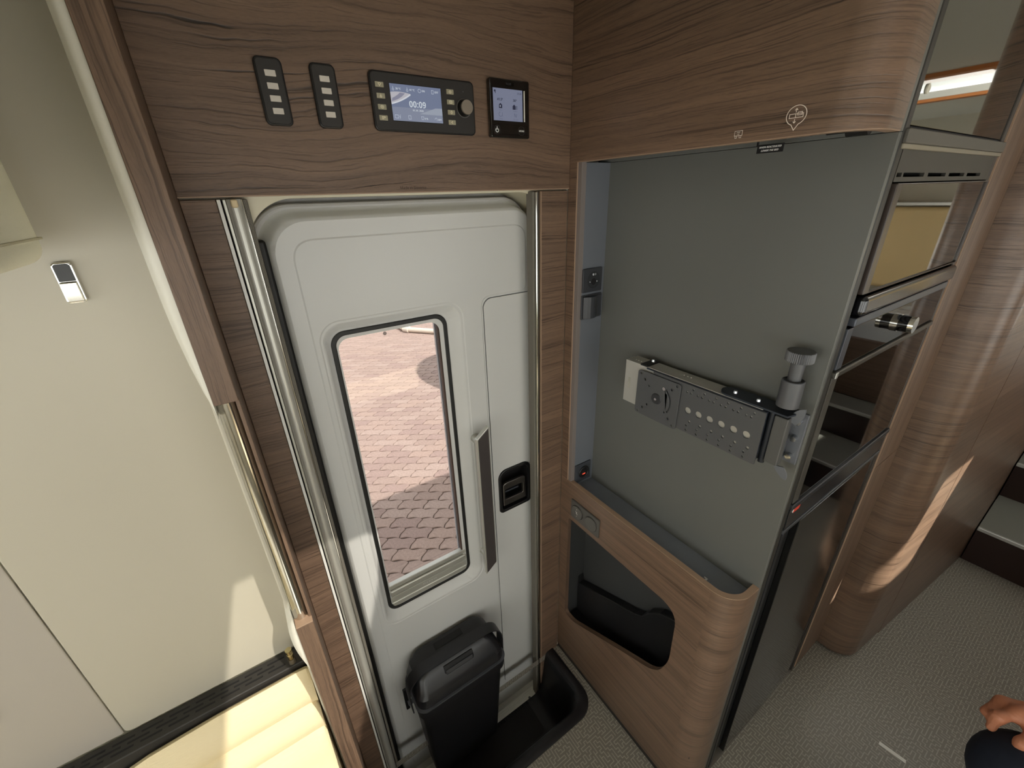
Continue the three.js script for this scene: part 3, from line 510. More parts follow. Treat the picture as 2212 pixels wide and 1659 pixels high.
{
  const p = thing('heating_panel', 'glossy black heating panel with a pale screen and MENU button', 'control panel', [-0.1745, 1.8613, 0.006]);
  part('housing', zFace(plate(rrect(-0.0478, 0.0478, -0.0508, 0.0508, 0.004), 0.012, { bevel: 0.0022 }), 0), phys('#09090b', 0.14, 0, { clearcoat: 1, clearcoatRoughness: 0.05 }), p);
  const scr = printed(560, 440, (x, w, h) => {
    x.fillStyle = '#9aa0b9'; x.fillRect(0, 0, w, h); x.fillStyle = '#2e3348'; x.font = 'bold 46px sans-serif'; x.textAlign = 'center'; x.fillText('41.5°', 130, 165); x.fillText('36°', 410, 165);
    x.beginPath(); x.arc(38, 40, 15, 0, 7); x.fill(); x.fillRect(40, 36, 10, 38); x.font = '34px sans-serif'; x.fillText('23:26', 500, 60);
    const house = (cx, cy, c) => { x.fillStyle = c; x.beginPath(); x.moveTo(cx - 30, cy + 34); x.lineTo(cx - 30, cy - 12); x.lineTo(cx, cy - 38); x.lineTo(cx + 30, cy - 12); x.lineTo(cx + 30, cy + 34); x.fill(); };
    house(135, 235, '#3d4056'); house(395, 240, '#3d4056'); x.fillRect(440, 220, 10, 52); x.fillStyle = '#c6cad8'; x.fillRect(122, 226, 16, 26);
    x.fillStyle = '#7a8098'; x.font = '22px sans-serif'; x.fillText('Indoor', 135, 300); x.fillText('Outdoor', 415, 304);
    x.strokeStyle = '#767d97'; x.lineWidth = 7; x.beginPath(); x.arc(130, 352, 30, 0.6, 4.6); x.stroke(); x.beginPath(); x.moveTo(165, 325); x.lineTo(165, 380); x.stroke(); x.beginPath(); x.moveTo(400, 380); x.lineTo(400, 330); x.lineTo(430, 380); x.lineTo(440, 330); x.stroke(); x.fillText('Energy', 135, 420); x.fillText('Hot water', 425, 420);
  }, { emit: 0.5 });
  part('display_screen', quad(0.0710, 0.0548).translate(-0.0052, 0.0067, 0.01215), scr, p);
  part('side_light', box(0.0335, 0.0362, -0.0203, 0.0340, 0.0115, 0.0123, 0), std('#e8e4de', 0.4), p);
  part('legend', quad(0.0860, 0.0180).translate(-0.001, -0.0362, 0.01215), printed(860, 180, (x) => {
    x.clearRect(0, 0, 860, 180); x.strokeStyle = x.fillStyle = '#eef0ef'; x.lineWidth = 16; x.beginPath(); x.arc(105, 105, 34, -0.9, 4.05); x.moveTo(105, 40); x.lineTo(105, 96); x.stroke(); x.font = 'bold 46px sans-serif'; x.fillText('MENU', 640, 115); x.lineWidth = 3; x.strokeStyle = '#4a4a4c'; x.beginPath(); x.arc(105, 98, 76, 0, 7); x.stroke(); x.beginPath(); x.arc(706, 98, 80, 0, 7); x.stroke();
  }, { transparent: true }), p);
  part('brand_print', quad(0.022, 0.006).translate(-0.001, 0.0425, 0.01215), printed(220, 60, (x) => { x.clearRect(0, 0, 220, 60); x.fillStyle = '#3a3a3d'; x.font = 'bold 50px sans-serif'; x.fillText('ALDE', 30, 46); }, { transparent: true }), p);
}

// ------------------------------------------------------------------ partition between cab and entrance, with grab pole
{
  const p = thing('partition', 'narrow wooden partition beside the entrance with a cut-out for a grab pole', 'partition', [-0.787, 0, 0.07]);
  const P = (g) => g.translate(0.787, 0, -0.07);
  part('upper_panel', P(box(-0.803, -0.771, 1.430, CEIL, -0.02, 0.15, 0.0015, true)), M.wood, p);
  part('lower_panel', P(box(-0.803, -0.771, 0.002, 0.935, -0.02, 0.15, 0.0015, true)), M.wood, p);
  part('lower_edge_band', P(box(-0.8025, -0.7715, 0.935, 0.938, -0.02, 0.1495, 0)), M.woodEdge, p);
  part('back_panel', P(box(-0.7765, -0.771, 0.93, 1.435, -0.02, 0.137, 0.001, true)), M.wood, p);
  part('cutout_lining', P(box(-0.803, -0.7765, 0.93, 1.435, -0.02, 0.085, 0.001)), M.pad, p);
  part('grab_pole', P(rod(V(-0.7895, 0.925, 0.122), V(-0.7895, 1.44, 0.122), 0.0128, 28)), std('#d8d6ce', 0.16, 1), p);
  // padded cladding on the cab side
  const pad = (y0, y1, bulge, lo, hi) => { const secs = []; const n = 16; for (let i = 0; i <= n; i++) { const t = i / n, y = y0 + (y1 - y0) * t; let b = bulge; if (lo) b *= Math.min(1, Math.sin(Math.min(1, t / lo) * Math.PI / 2) ** 0.7); if (hi) b *= Math.min(1, Math.sin(Math.min(1, (1 - t) / hi) * Math.PI / 2) ** 0.7); const x = -0.8035, r = []; for (let k = 0; k <= 6; k++) { const a = Math.PI / 2 * k / 6; r.push(V(x - b * Math.sin(a), y, 0.118 + 0.026 * Math.cos(a) - 0.0)); } r.push(V(x - b, y, -0.018), V(x, y, -0.018)); secs.push(r); } return P(skin(secs, { capStart: true, capEnd: true, crease: 0.7, flip: true })); };
  part('upper_padding', pad(1.405, CEIL, 0.0175, 0.28, 0), M.pad, p);
  part('lower_padding', pad(0.800, 0.962, 0.016, 0.5, 0.45), M.pad, p);
  part('side_skin', P(box(-0.812, -0.8032, 0.002, CEIL, -0.018, 0.098, 0.003)), M.cream, p);
}
// ------------------------------------------------------------------ cab side: wall lining, vent ledge, sofa, hook, bed
{
  const w = struct('wall_cab', 'smooth beige wall lining of the cab side with a vertical seam', 'wall');
  const s1 = rrect(-1.1575, -0.800, 0.702, CEIL, [0.012, 0, 0, 0]); part('lining_panel', zFace(plate(s1, 0.012, { bevel: 0.002 }), -0.031), M.creamWall, w);
  const s2 = rrect(-2.68, -1.160, 0.702, CEIL, [0, 0.004, 0, 0]); part('lining_panel', zFace(plate(s2, 0.012, { bevel: 0.002 }), -0.0325), std('#aca59b', 0.5), w);
  part('flap', zFace(plate(rrect(-1.42, -1.272, 0.878, 0.955, 0.012), 0.004, { bevel: 0.0015 }), -0.0208), std('#aca59b', 0.5), w);
  const v = thing('vent_ledge', 'black slotted vent ledge along the foot of the beige wall', 'vent', [0, 0.64, 0]);
  part('ledge', box(-2.6, -0.813, 0, 0.059, -0.02, 0.030, 0.003), std('#2c2a28', 0.55), v);
  for (let r = 0; r < 3; r++) for (let k = 0; k < 9; k++) { const x = -0.86 - k * 0.047 - (r % 2) * 0.022; part('slot', box(x - 0.036, x, 0.0586, 0.0600, -0.008 + r * 0.0105, -0.0045 + r * 0.0105, 0), M.blackMatte, v); }
  // loose brass fitting standing on the ledge
  const b = thing('brass_fitting', 'small brass screw fitting with a glass-like foot on the vent ledge', 'fitting', [-0.8445, 0.6995, 0.0185]);
  part('foot', cyl(0.0085, 0.0078, 0.014, 20).translate(0, 0.007, 0), std('#6f675c', 0.25, 0.5), b);
  part('stem', cyl(0.0068, 0.0068, 0.026, 20).translate(0, 0.027, 0), M.brass, b);
  part('head', [cyl(0.0062, 0.0072, 0.004, 20).translate(0, 0.042, 0), cyl(0.0072, 0.0070, 0.003, 20).translate(0, 0.030, 0)], std('#d9cda0', 0.25, 0.9), b);
  // side sofa
  const so = thing('side_sofa', 'cream leather sofa against the cab wall with horizontal seams', 'sofa', [-1.05, 0, 0.2]);
  const S = (g) => g.translate(1.05, 0, -0.2);
  part('plinth', S(box(-2.2, -0.82, 0, 0.298, 0.035, 0.62, 0.01)), M.greyDark, so);
  const prof = [[0.040, 0.30], [0.0315, 0.60], [0.031, 0.665], [0.036, 0.688], [0.048, 0.694], [0.066, 0.676], [0.082, 0.645], [0.0850, 0.628], [0.0790, 0.6145], [0.0935, 0.608], [0.109, 0.586], [0.1135, 0.568], [0.1075, 0.5545], [0.122, 0.548], [0.142, 0.505], [0.152, 0.470], [0.160, 0.462], [0.17, 0.30]];
  const xs = [[-1.42, 0.20], [-1.36, 0.12], [-1.28, 0.060], [-1.2, 0.028], [-1.12, 0.010], [-1.0, 0.002], [-0.84, 0.0], [-0.822, 0.002], [-0.816, 0.010]];
  const secs = xs.map(([x, dr]) => prof.map(([z, y]) => V(x, y > 0.45 ? Math.max(0.40, y - dr * (y - 0.35) / 0.34) : y, z)));
  part('backrest', S(skin(secs, { capStart: true, capEnd: true, crease: 0.9, flip: false })), M.leather, so);
  part('seat_cushion', S(loft([[0.30, -2.18, -0.828, 0.150, 0.62, 0.03], [0.42, -2.19, -0.824, 0.146, 0.63, 0.035], [0.445, -2.18, -0.828, 0.152, 0.625, 0.035], [0.458, -2.15, -0.85, 0.175, 0.60, 0.03], [0.462, -2.1, -0.9, 0.22, 0.56, 0.03]], { crease: 1.2 })), M.leather, so);
  // folding coat hook
  const h = thing('coat_hook', 'chrome folding coat hook with a dark upper plate on the beige wall', 'hook', [-0.9305, 1.6045, -0.019]);
  part('base', zFace(plate(rrect(-0.0112, 0.0112, -0.029, 0.029, 0.005), 0.010, { bevel: 0.002 }), 0), M.chrome, h);
  part('upper_plate', zFace(plate(rrect(-0.0090, 0.0090, 0.0025, 0.0268, [0.001, 0.001, 0.004, 0.004]), 0.0012, { bevel: 0.0003 }), 0.0098), std('#161413', 0.35), h);
  const fl = box(-0.0096, 0.0096, -0.0145, 0.0145, -0.003, 0.003, 0.002); fl.rotateX(0.10); part('flap', fl.translate(0, -0.0125, 0.011), M.chrome, h);
  // pull-down bed above the cab
  const bed = thing('drop_down_bed', 'cream upholstered end of the pull-down bed above the cab', 'bed', [-1.59, 1.640, 0.985]);
  const bg = new RoundedBoxGeometry(1.34, 0.40, 1.86, 4, 0.022); bg.translate(0, 0.20, 0);
  part('bed_box', bg, phys('#f0ecd6', 0.5, 0, { bumpMap: leatherBump, bumpScale: 0.0004 }), bed);
  part('piping', box(-0.665, 0.6712, 0.028, 0.031, -0.925, 0.925, 0.001), std('#c2bca2', 0.7), bed);
}
// ------------------------------------------------------------------ television cabinet
const corner = [...Array.from({ length: 2 }, (_, i) => [0, [0.004, 0.533][i]]), ...arc(0.06, 0.533, 0.06, Math.PI, Math.PI / 2, 14).slice(1), [0.094, 0.593]];
{
  const c = thing('tv_cabinet', 'walnut television cabinet with rounded end, open pocket and grey niche', 'cabinet', [0.05, 0, 0.3]);
  const C = (g) => g.translate(-0.05, 0, -0.3);
  const flat = new THREE.Shape(); flat.moveTo(0.0008, 0.028); flat.lineTo(0.533, 0.028); flat.lineTo(0.533, 0.862); flat.lineTo(0.0008, 0.862); flat.closePath();
  flat.holes.push(roundPoly([[0.040, 0.248], [0.086, 0.248], [0.325, 0.373], [0.4405, 0.430], [0.4690, 0.520], [0.4660, 0.7160], [0.040, 0.7160]], [0.02, 0.02, 0.03, 0.045, 0.03, 0.055, 0.012], new THREE.Path()));
  part('front_panel', [C(xFace(plate(flat, 0.015, { seg: 8 }), 0.015)), C(planWall(corner.slice(1), 0.015, 0.028, 0.862))], M.woodGloss, c);
  part('rim_edge', C(planWall(corner.map(([x, z], i) => [x + 0.0004, z - 0.0004]), 0.0145, 0.8615, 0.8635)), M.woodEdge, c);
  part('base_strip', C(planWall(corner.map(([x, z]) => [x + 0.004, z - 0.004]), 0.01, 0.0, 0.0275)), M.blackSoft, c);
  const shelf = new THREE.Shape(); shelf.moveTo(0.0155, -0.002); shelf.lineTo(0.0935, -0.002); shelf.lineTo(0.0935, -0.578); shelf.lineTo(0.06, -0.578); shelf.absarc(0.06, -0.533, 0.0448, -Math.PI / 2, -Math.PI, true); shelf.closePath();
  part('shelf', C(yFace(plate(shelf, 0.014, { seg: 10 }), 0.826)), phys('#777c85', 0.32), c);
  part('niche_back', C(box(0.094, 0.104, 0.005, 1.7665, 0.003, 0.593, 0.001)), M.grey, c);
  part('niche_side', C(box(0.016, 0.0939, 0.840, 1.7665, 0.003, 0.045, 0.001)), phys('#6a6e76', 0.38), c);
  part('wood_strip', C(box(0.0, 0.012, 0.8638, 1.768, 0.0005, 0.0300, 0.0005)), M.wood, c);
  part('strip_edge', C(box(0.0002, 0.0160, 0.8638, 1.768, 0.0300, 0.0325, 0.0004)), M.woodEdge, c);
  part('strip_return', C(box(0.002, 0.0162, 0.8638, 1.768, 0.0325, 0.0452, 0.0004)), std('#7d7470', 0.5), c);
  // pocket behind the front
  part('pocket_lining', [C(box(0.0885, 0.0938, 0.03, 0.826, 0.035, 0.575, 0)), C(box(0.0155, 0.089, 0.20, 0.826, 0.034, 0.038, 0)), C(box(0.0155, 0.089, 0.20, 0.206, 0.038, 0.575, 0))], std('#3a3b3c', 0.5), c);
  const led = [[0.040, 0.400], [0.046, 0.371], [0.30, 0.481], [0.326, 0.500], [0.347, 0.538], [0.384, 0.575], [0.43, 0.597], [0.52, 0.60], [0.52, 0.21], [0.040, 0.21]];
  const ls = new THREE.Shape(led.map(([a, b]) => new THREE.Vector2(a, b)));
  part('pocket_tray', C(xFace(plate(ls, 0.028, { bevel: 0.004 }), 0.088)), std('#1b1b1d', 0.36), c);
  part('tray_lip', C(box(0.0155, 0.066, 0.19, 0.23, 0.04, 0.5, 0.003)), std('#1c1d20', 0.4), c);
  const o = thing('overhead_locker', 'walnut overhead locker with rounded end above the grey niche', 'cabinet', [0.05, 1.768, 0.3]);
  const O = (g) => g.translate(-0.05, -1.768, -0.3);
  part('front_panel', O(planWall([[0, 0.0005], ...corner.slice(1)], 0.016, 1.768, CEIL - 0.001)), M.woodGloss, o);
  part('front_edge', O(planWall([[0, 0.0005], ...corner.slice(1)].map(([x, z]) => [x + 0.0003, z - 0.0003]), 0.0155, 1.7668, 1.7682)), M.woodEdge, o);
  part('underside', O(box(0.017, 0.104, 1.782, 1.790, 0.003, 0.530, 0.001)), M.greyDark, o);
  part('back_panel', O(box(0.094, 0.104, 1.767, CEIL - 0.001, 0.003, 0.593, 0.001)), M.grey, o);
  const pr = printed(256, 300, (x) => { x.clearRect(0, 0, 256, 300); x.strokeStyle = x.fillStyle = '#f0e4d8'; x.lineWidth = 9; x.beginPath(); x.arc(128, 122, 108, 0.62 * Math.PI, 2.38 * Math.PI); x.lineTo(128, 285); x.closePath(); x.stroke(); x.lineWidth = 8; x.strokeRect(52, 106, 150, 42); x.beginPath(); x.moveTo(120, 106); x.lineTo(120, 148); x.stroke(); x.strokeRect(140, 90, 48, 32); x.beginPath(); x.moveTo(118, 92); x.lineTo(118, 50); x.moveTo(102, 66); x.lineTo(118, 48); x.lineTo(134, 66); x.moveTo(118, 162); x.lineTo(118, 204); x.moveTo(102, 188); x.lineTo(118, 206); x.lineTo(134, 188); x.stroke(); }, { transparent: true });
  const a = part('bed_symbol', quad(0.0315, 0.034).rotateY(-Math.PI / 2).translate(-0.0006, 1.7905, 0.4955), pr, o); a.geometry.translate(-0.05, -1.768, -0.3);
  const pr2 = printed(220, 180, (x) => { x.clearRect(0, 0, 220, 180); x.strokeStyle = x.fillStyle = '#f0e4d8'; x.lineWidth = 10; x.strokeRect(20, 12, 180, 100); x.strokeRect(40, 112, 40, 50); x.strokeRect(140, 112, 40, 50); x.font = 'bold 34px sans-serif'; x.textAlign = 'center'; x.fillText('FUSE', 110, 56); x.fillText('12V', 110, 96); }, { transparent: true });
  const a2 = part('fuse_symbol', quad(0.0155, 0.0118).rotateY(-Math.PI / 2).translate(-0.0006, 1.7790, 0.4125), pr2, o); a2.geometry.translate(-0.05, -1.768, -0.3);
  // plastic tag and fittings below the locker
  const tg = thing('warning_tag', 'small black tag reading WHEN REACTIVATED LOWER THE BED under the locker', 'label', [0.045, 1.752, 0.4435]);
  part('plate', box(-0.0006, 0.0006, 0, 0.0125, -0.021, 0.021, 0.0004), M.blackMatte, tg);
  part('print', quad(0.0405, 0.0118).rotateY(-Math.PI / 2).translate(-0.0009, 0.0062, 0), printed(810, 236, (x, w, h) => { x.fillStyle = '#101012'; x.fillRect(0, 0, w, h); x.fillStyle = '#f2f2f0'; x.font = 'italic bold 72px sans-serif'; x.textAlign = 'center'; x.fillText('WHEN REACTIVATED', w / 2, 98, w - 30); x.fillText('LOWER THE BED', w / 2, 196, w - 120); }), tg);
  part('hanger', box(-0.001, 0.001, 0.010, 0.036, -0.0225, -0.0195, 0.0004), M.black, tg);
  const lt = thing('locker_fitting', 'dark cable plugs and fuse holder under the overhead locker', 'fitting', [0.05, 1.772, 0.53]);
  part('plug', [rod(V(0, 0.004, -0.01), V(0, 0.004, 0.012), 0.008), rod(V(0, 0.0, 0.016), V(0, 0.0, 0.042), 0.0095)], M.black, lt);
  part('holder', box(-0.012, 0.012, 0.0, 0.016, -0.075, -0.025, 0.003), M.blackSoft, lt);
  part('glint_strip', box(-0.010, 0.010, -0.002, 0.0, -0.07, -0.035, 0.0005), M.steelDark, lt);
}
// sockets and switches
{
  const sk = thing('wall_socket', 'dark square socket outlet with round well high on the grey niche side', 'socket', [0.0490, 1.494, 0.045]);
  part('frame', zFace(plate(rrect(-0.0335, 0.0335, -0.0305, 0.0305, 0.003), 0.005, { bevel: 0.0012 }), 0), std('#34363b', 0.45), sk);
  part('well', new THREE.RingGeometry(0.0185, 0.0215, 32).translate(0.003, 0, 0.0052), std('#202226', 0.4), sk);
  part('well_floor', new THREE.CircleGeometry(0.0185, 32).translate(0.003, 0, 0.0051), std('#2a2c30', 0.5), sk);
  part('centre_hole', new THREE.CircleGeometry(0.0085, 24).translate(0.003, -0.004, 0.0054), M.blackMatte, sk);
  part('earth_clip', [box(-0.011, -0.0075, -0.0055, -0.0025, 0.005, 0.0062, 0.0004), box(0.0135, 0.017, -0.0055, -0.0025, 0.005, 0.0062, 0.0004), box(-0.001, 0.011, 0.0115, 0.0175, 0.005, 0.0064, 0.001)], M.steel, sk);
  const sc = thing('socket_cover', 'dark hinged socket cover just below the round socket', 'socket', [0.0500, 1.4245, 0.045]);
  part('frame', zFace(plate(rrect(-0.036, 0.036, -0.0325, 0.0325, 0.003), 0.004, { bevel: 0.001 }), 0), std('#3a3c41', 0.45), sc);
  const lid = []; for (let i = 0; i <= 8; i++) lid.push([-0.0325 + i * 0.065 / 8, 0.005 + 0.014 * Math.sin(Math.PI * Math.min(1, (i + 0.6) / 7))]);
  const ls = new THREE.Shape(); ls.moveTo(-0.0325, 0.003); lid.forEach(([x, z]) => ls.lineTo(x, z)); ls.lineTo(0.0325, 0.003); ls.closePath();
  part('lid', new THREE.ExtrudeGeometry(ls, { depth: 0.056, bevelEnabled: true, bevelSize: 0.0012, bevelThickness: 0.0012, bevelSegments: 2 }).applyMatrix4(new THREE.Matrix4().makeBasis(V(1, 0, 0), V(0, 0, 1), V(0, -1, 0)).setPosition(0, 0.028, 0)), std('#36383d', 0.4), sc);
  const us = thing('usb_socket', 'small dark charging socket with an orange-red light at the niche foot', 'socket', [0.0490, 0.8845, 0.045]);
  part('frame', zFace(plate(rrect(-0.0325, 0.0325, -0.0335, 0.0335, 0.002), 0.005, { bevel: 0.0012 }), 0), std('#3d4046', 0.45), us);
  part('ring', new THREE.TorusGeometry(0.0185, 0.0035, 10, 32).translate(0.003, 0, 0.006), M.black, us);
  part('face', new THREE.CircleGeometry(0.0175, 28).translate(0.003, 0, 0.0056), M.blackMatte, us);
  part('indicator_light', box(-0.003, 0.009, -0.0095, -0.0060, 0.005, 0.0066, 0.0005), new THREE.MeshStandardMaterial({ color: '#400c06', emissive: '#ff5a40', emissiveIntensity: 0.9 }), us);
  const bp = thing('button_plate', 'dark double plate with two round push buttons on the cabinet front', 'switch', [0, 0.774, 0.1215]);
  part('frame', xFace(plate(rrect(-0.0625, 0.0625, -0.0345, 0.0345, 0.003), 0.006, { bevel: 0.0015 }), 0), std('#55534f', 0.45), bp);
  for (const [k, z] of [-0.0315, 0.0305].entries()) {
    const bt = part('push_button', rod(V(-0.0055, 0, z), V(-0.0095, 0, z), 0.0235, 32, 0.0225), std('#5c5a56', 0.4), bp);
    part('button_ring', new THREE.TorusGeometry(0.0238, 0.0011, 8, 36).rotateY(Math.PI / 2).translate(-0.0064, 0, z), std('#2a2826', 0.5), bt);
    if (!k) part('button_symbol', quad(0.018, 0.036).rotateY(-Math.PI / 2).translate(-0.0097, 0, z), printed(120, 240, (x) => { x.clearRect(0, 0, 120, 240); x.strokeStyle = x.fillStyle = '#efece6'; x.lineWidth = 12; x.beginPath(); x.arc(60, 36, 9, 0, 7); x.fill(); x.beginPath(); x.arc(60, 208, 8, 0, 7); x.fill(); x.beginPath(); x.moveTo(26, 92); x.lineTo(70, 112); x.lineTo(48, 132); x.lineTo(92, 158); x.stroke(); }, { transparent: true }), bt);
  }
}
// crumb of white packing foil left on the shelf
single('paper_scrap', [box(-0.008, 0.008, 0, 0.0012, -0.002, 0.002, 0).translate(0.033, 0.8402, 0.5), box(0.006, 0.009, 0, 0.0012, -0.007, 0.002, 0).translate(0.033, 0.8402, 0.5)], M.white, 'tiny white paper scrap on the grey shelf near its rounded end', 'scrap');
// ------------------------------------------------------------------ television bracket
{
  const b = thing('tv_bracket', 'grey steel television swivel bracket with perforated arm on the niche wall', 'tv bracket', [0.094, 1.26, 0.38]);
  const B = (g) => g.translate(-0.094, -1.26, -0.38);
  part('box_beam', B(box(0.036, 0.078, 1.2085, 1.3205, 0.196, 0.532, 0.0012)), std('#c3c1ba', 0.38, 0.55), b);
  part('beam_label', B(quad(0.006, 0.03).rotateY(-Math.PI / 2).translate(0.0355, 1.262, 0.212)), std('#a8a498', 0.6), b);
  const pf = rrect(0.283, 0.541, 1.2015, 1.3185, 0.002);
  const holes = [], put = (z, y, r) => { const p = new THREE.Path(); p.absarc(z, y, r, 0, Math.PI * 2, true); pf.holes.push(p); };
  for (let k = 0; k < 6; k++) put(0.3835 + k * 0.0262, 1.2555 + k * 0.0004, 0.0078);
  for (let k = 0; k < 6; k++) { const z = 0.3835 + k * 0.0262; put(z + 0.002, 1.2985, 0.0026); put(z + 0.006, 1.3085, 0.0026); put(z - 0.008, 1.2985, 0.0024); put(z + 0.002, 1.2195, 0.0026); put(z + 0.003, 1.2085, 0.0026); put(z + 0.008, 1.2310, 0.0034); }
  part('perforated_arm', B(xFace(plate(pf, 0.003, { seg: 10 }), 0.0355)), M.bracket, b);
  part('arm_top_flange', B(box(0.0325, 0.040, 1.3160, 1.3190, 0.262, 0.541, 0.0008)), std('#2f3846', 0.45, 0.3), b);
  const vs = rrect(0.2425, 0.3615, 1.1965, 1.3105, 0.006);
  const hv = (z, y, r) => { const p = new THREE.Path(); p.absarc(z, y, r, 0, Math.PI * 2, true); vs.holes.push(p); };
  for (const [sz, sy] of [[-1, -1], [1, -1], [-1, 1], [1, 1]]) { hv(0.302 + sz * 0.050, 1.2535 + sy * 0.050, 0.0026); hv(0.302 + sz * 0.0375, 1.2535 + sy * 0.0375, 0.0028); hv(0.302 + sz * 0.025, 1.2535 + sy * 0.025, 0.0022); }
  const slot = new THREE.Path(); slot.absarc(0.302, 1.2535, 0.0405, 0.95, -0.62, true); slot.absarc(0.302, 1.2535, 0.0365, -0.62, 0.95, false); slot.closePath(); vs.holes.push(slot);
  const vp = part('screen_plate', B(xFace(plate(vs, 0.003, { bevel: 0.0008, seg: 10 }), 0.0315)), M.bracket, b);
  part('hub', B(rod(V(0.0295, 1.2535, 0.302), V(0.0265, 1.2535, 0.302), 0.0145, 32, 0.0125)), std('#3c3d40', 0.4, 0.4), vp);
  part('hub_screw', B(rod(V(0.0268, 1.2535, 0.302), V(0.0245, 1.2535, 0.302), 0.0032, 12)), M.steel, vp);
  part('stop_pin', B(rod(V(0.0295, 1.2865, 0.3205), V(0.0265, 1.2865, 0.3205), 0.004, 12)), M.steel, vp);
  part('clamp_strap', B(box(0.034, 0.080, 1.3195, 1.3235, 0.242, 0.262, 0.001)), M.black, b);
  for (const [x, z] of [[0.068, 0.252], [0.056, 0.466], [0.056, 0.512]]) part('bolt', B(cyl(0.005, 0.0038, 0.005, 10).translate(x, 1.326, z)), M.steel, b);
  for (const [x, z] of [[0.052, 0.214], [0.052, 0.222], [0.052, 0.230], [0.060, 0.345], [0.060, 0.354], [0.060, 0.363]]) part('rivet', B(cyl(0.0016, 0.0016, 0.001, 8).translate(x, 1.3208, z)), M.white, b);
  const tp = new THREE.Shape(); tp.moveTo(0.036, -0.575); tp.lineTo(0.080, -0.585); tp.lineTo(0.080, -0.455); tp.quadraticCurveTo(0.078, -0.44, 0.06, -0.437); tp.quadraticCurveTo(0.038, -0.44, 0.036, -0.46); tp.closePath();
  part('top_plate', B(yFace(plate(tp, 0.0035), 1.3205)), std('#2f3640', 0.45, 0.3), b);
  part('pivot_collar', B(cyl(0.0185, 0.0185, 0.050, 32).translate(0.060, 1.358, 0.560)), std('#5b5c5f', 0.42, 0.3), b);
  part('collar_rim', B(new THREE.TorusGeometry(0.0165, 0.002, 8, 32).rotateX(Math.PI / 2).translate(0.060, 1.383, 0.560)), std('#55575c', 0.4, 0.3), b);
  part('stem', B(cyl(0.0105, 0.0118, 0.042, 24).translate(0.060, 1.402, 0.560)), std('#5b5c5f', 0.42, 0.3), b);
  const kn = new THREE.Shape(); for (let i = 0; i < 88; i++) { const a = i / 88 * Math.PI * 2, r = i % 2 ? 0.0225 : 0.0212; i ? kn.lineTo(r * Math.cos(a), r * Math.sin(a)) : kn.moveTo(r, 0); } kn.closePath();
  part('knurled_knob', B(yFace(plate(kn, 0.019, { bevel: 0.0012 }), 0).translate(0.060, 1.421, 0.560)), std('#616265', 0.4, 0.3), b);
  part('hinge_block', B(box(0.044, 0.062, 1.212, 1.314, 0.551, 0.575, 0.002)), std('#5a5a59', 0.45, 0.3), b);
  part('hinge_tube', B(rod(V(0.050, 1.205, 0.545), V(0.050, 1.317, 0.545), 0.006, 16)), std('#26292f', 0.4, 0.3), b);
  const wing = (y, s) => { const w = new THREE.Shape(); w.moveTo(0.566, y); w.quadraticCurveTo(0.578, y + 0.028 * s, 0.592, y + 0.030 * s); w.quadraticCurveTo(0.596, y + 0.012 * s, 0.583, y - 0.006 * s); w.closePath(); return B(xFace(plate(w, 0.003), 0.06)); };
  part('wing', wing(1.308, 1), std('#6d7076', 0.45, 0.2), b); part('wing', wing(1.205, -0.7), std('#6d7076', 0.45, 0.2), b);
  part('wall_plate', B(box(0.0885, 0.0938, 1.205, 1.315, 0.560, 0.590, 0.001)), std('#6b6e74', 0.45, 0.3), b);
  part('stand_off', B(box(0.060, 0.0935, 1.215, 1.31, 0.562, 0.568, 0.001)), std('#55585e', 0.45, 0.3), b);
  for (const y of [1.298, 1.262, 1.222]) part('nut', B(rod(V(0.090, y, 0.578), V(0.078, y, 0.578), 0.0058, 6)), M.steel, b);
  part('arm_end', B(box(0.034, 0.0775, 1.2075, 1.3155, 0.5325, 0.5375, 0.001)), std('#39404b', 0.45, 0.3), b);
}

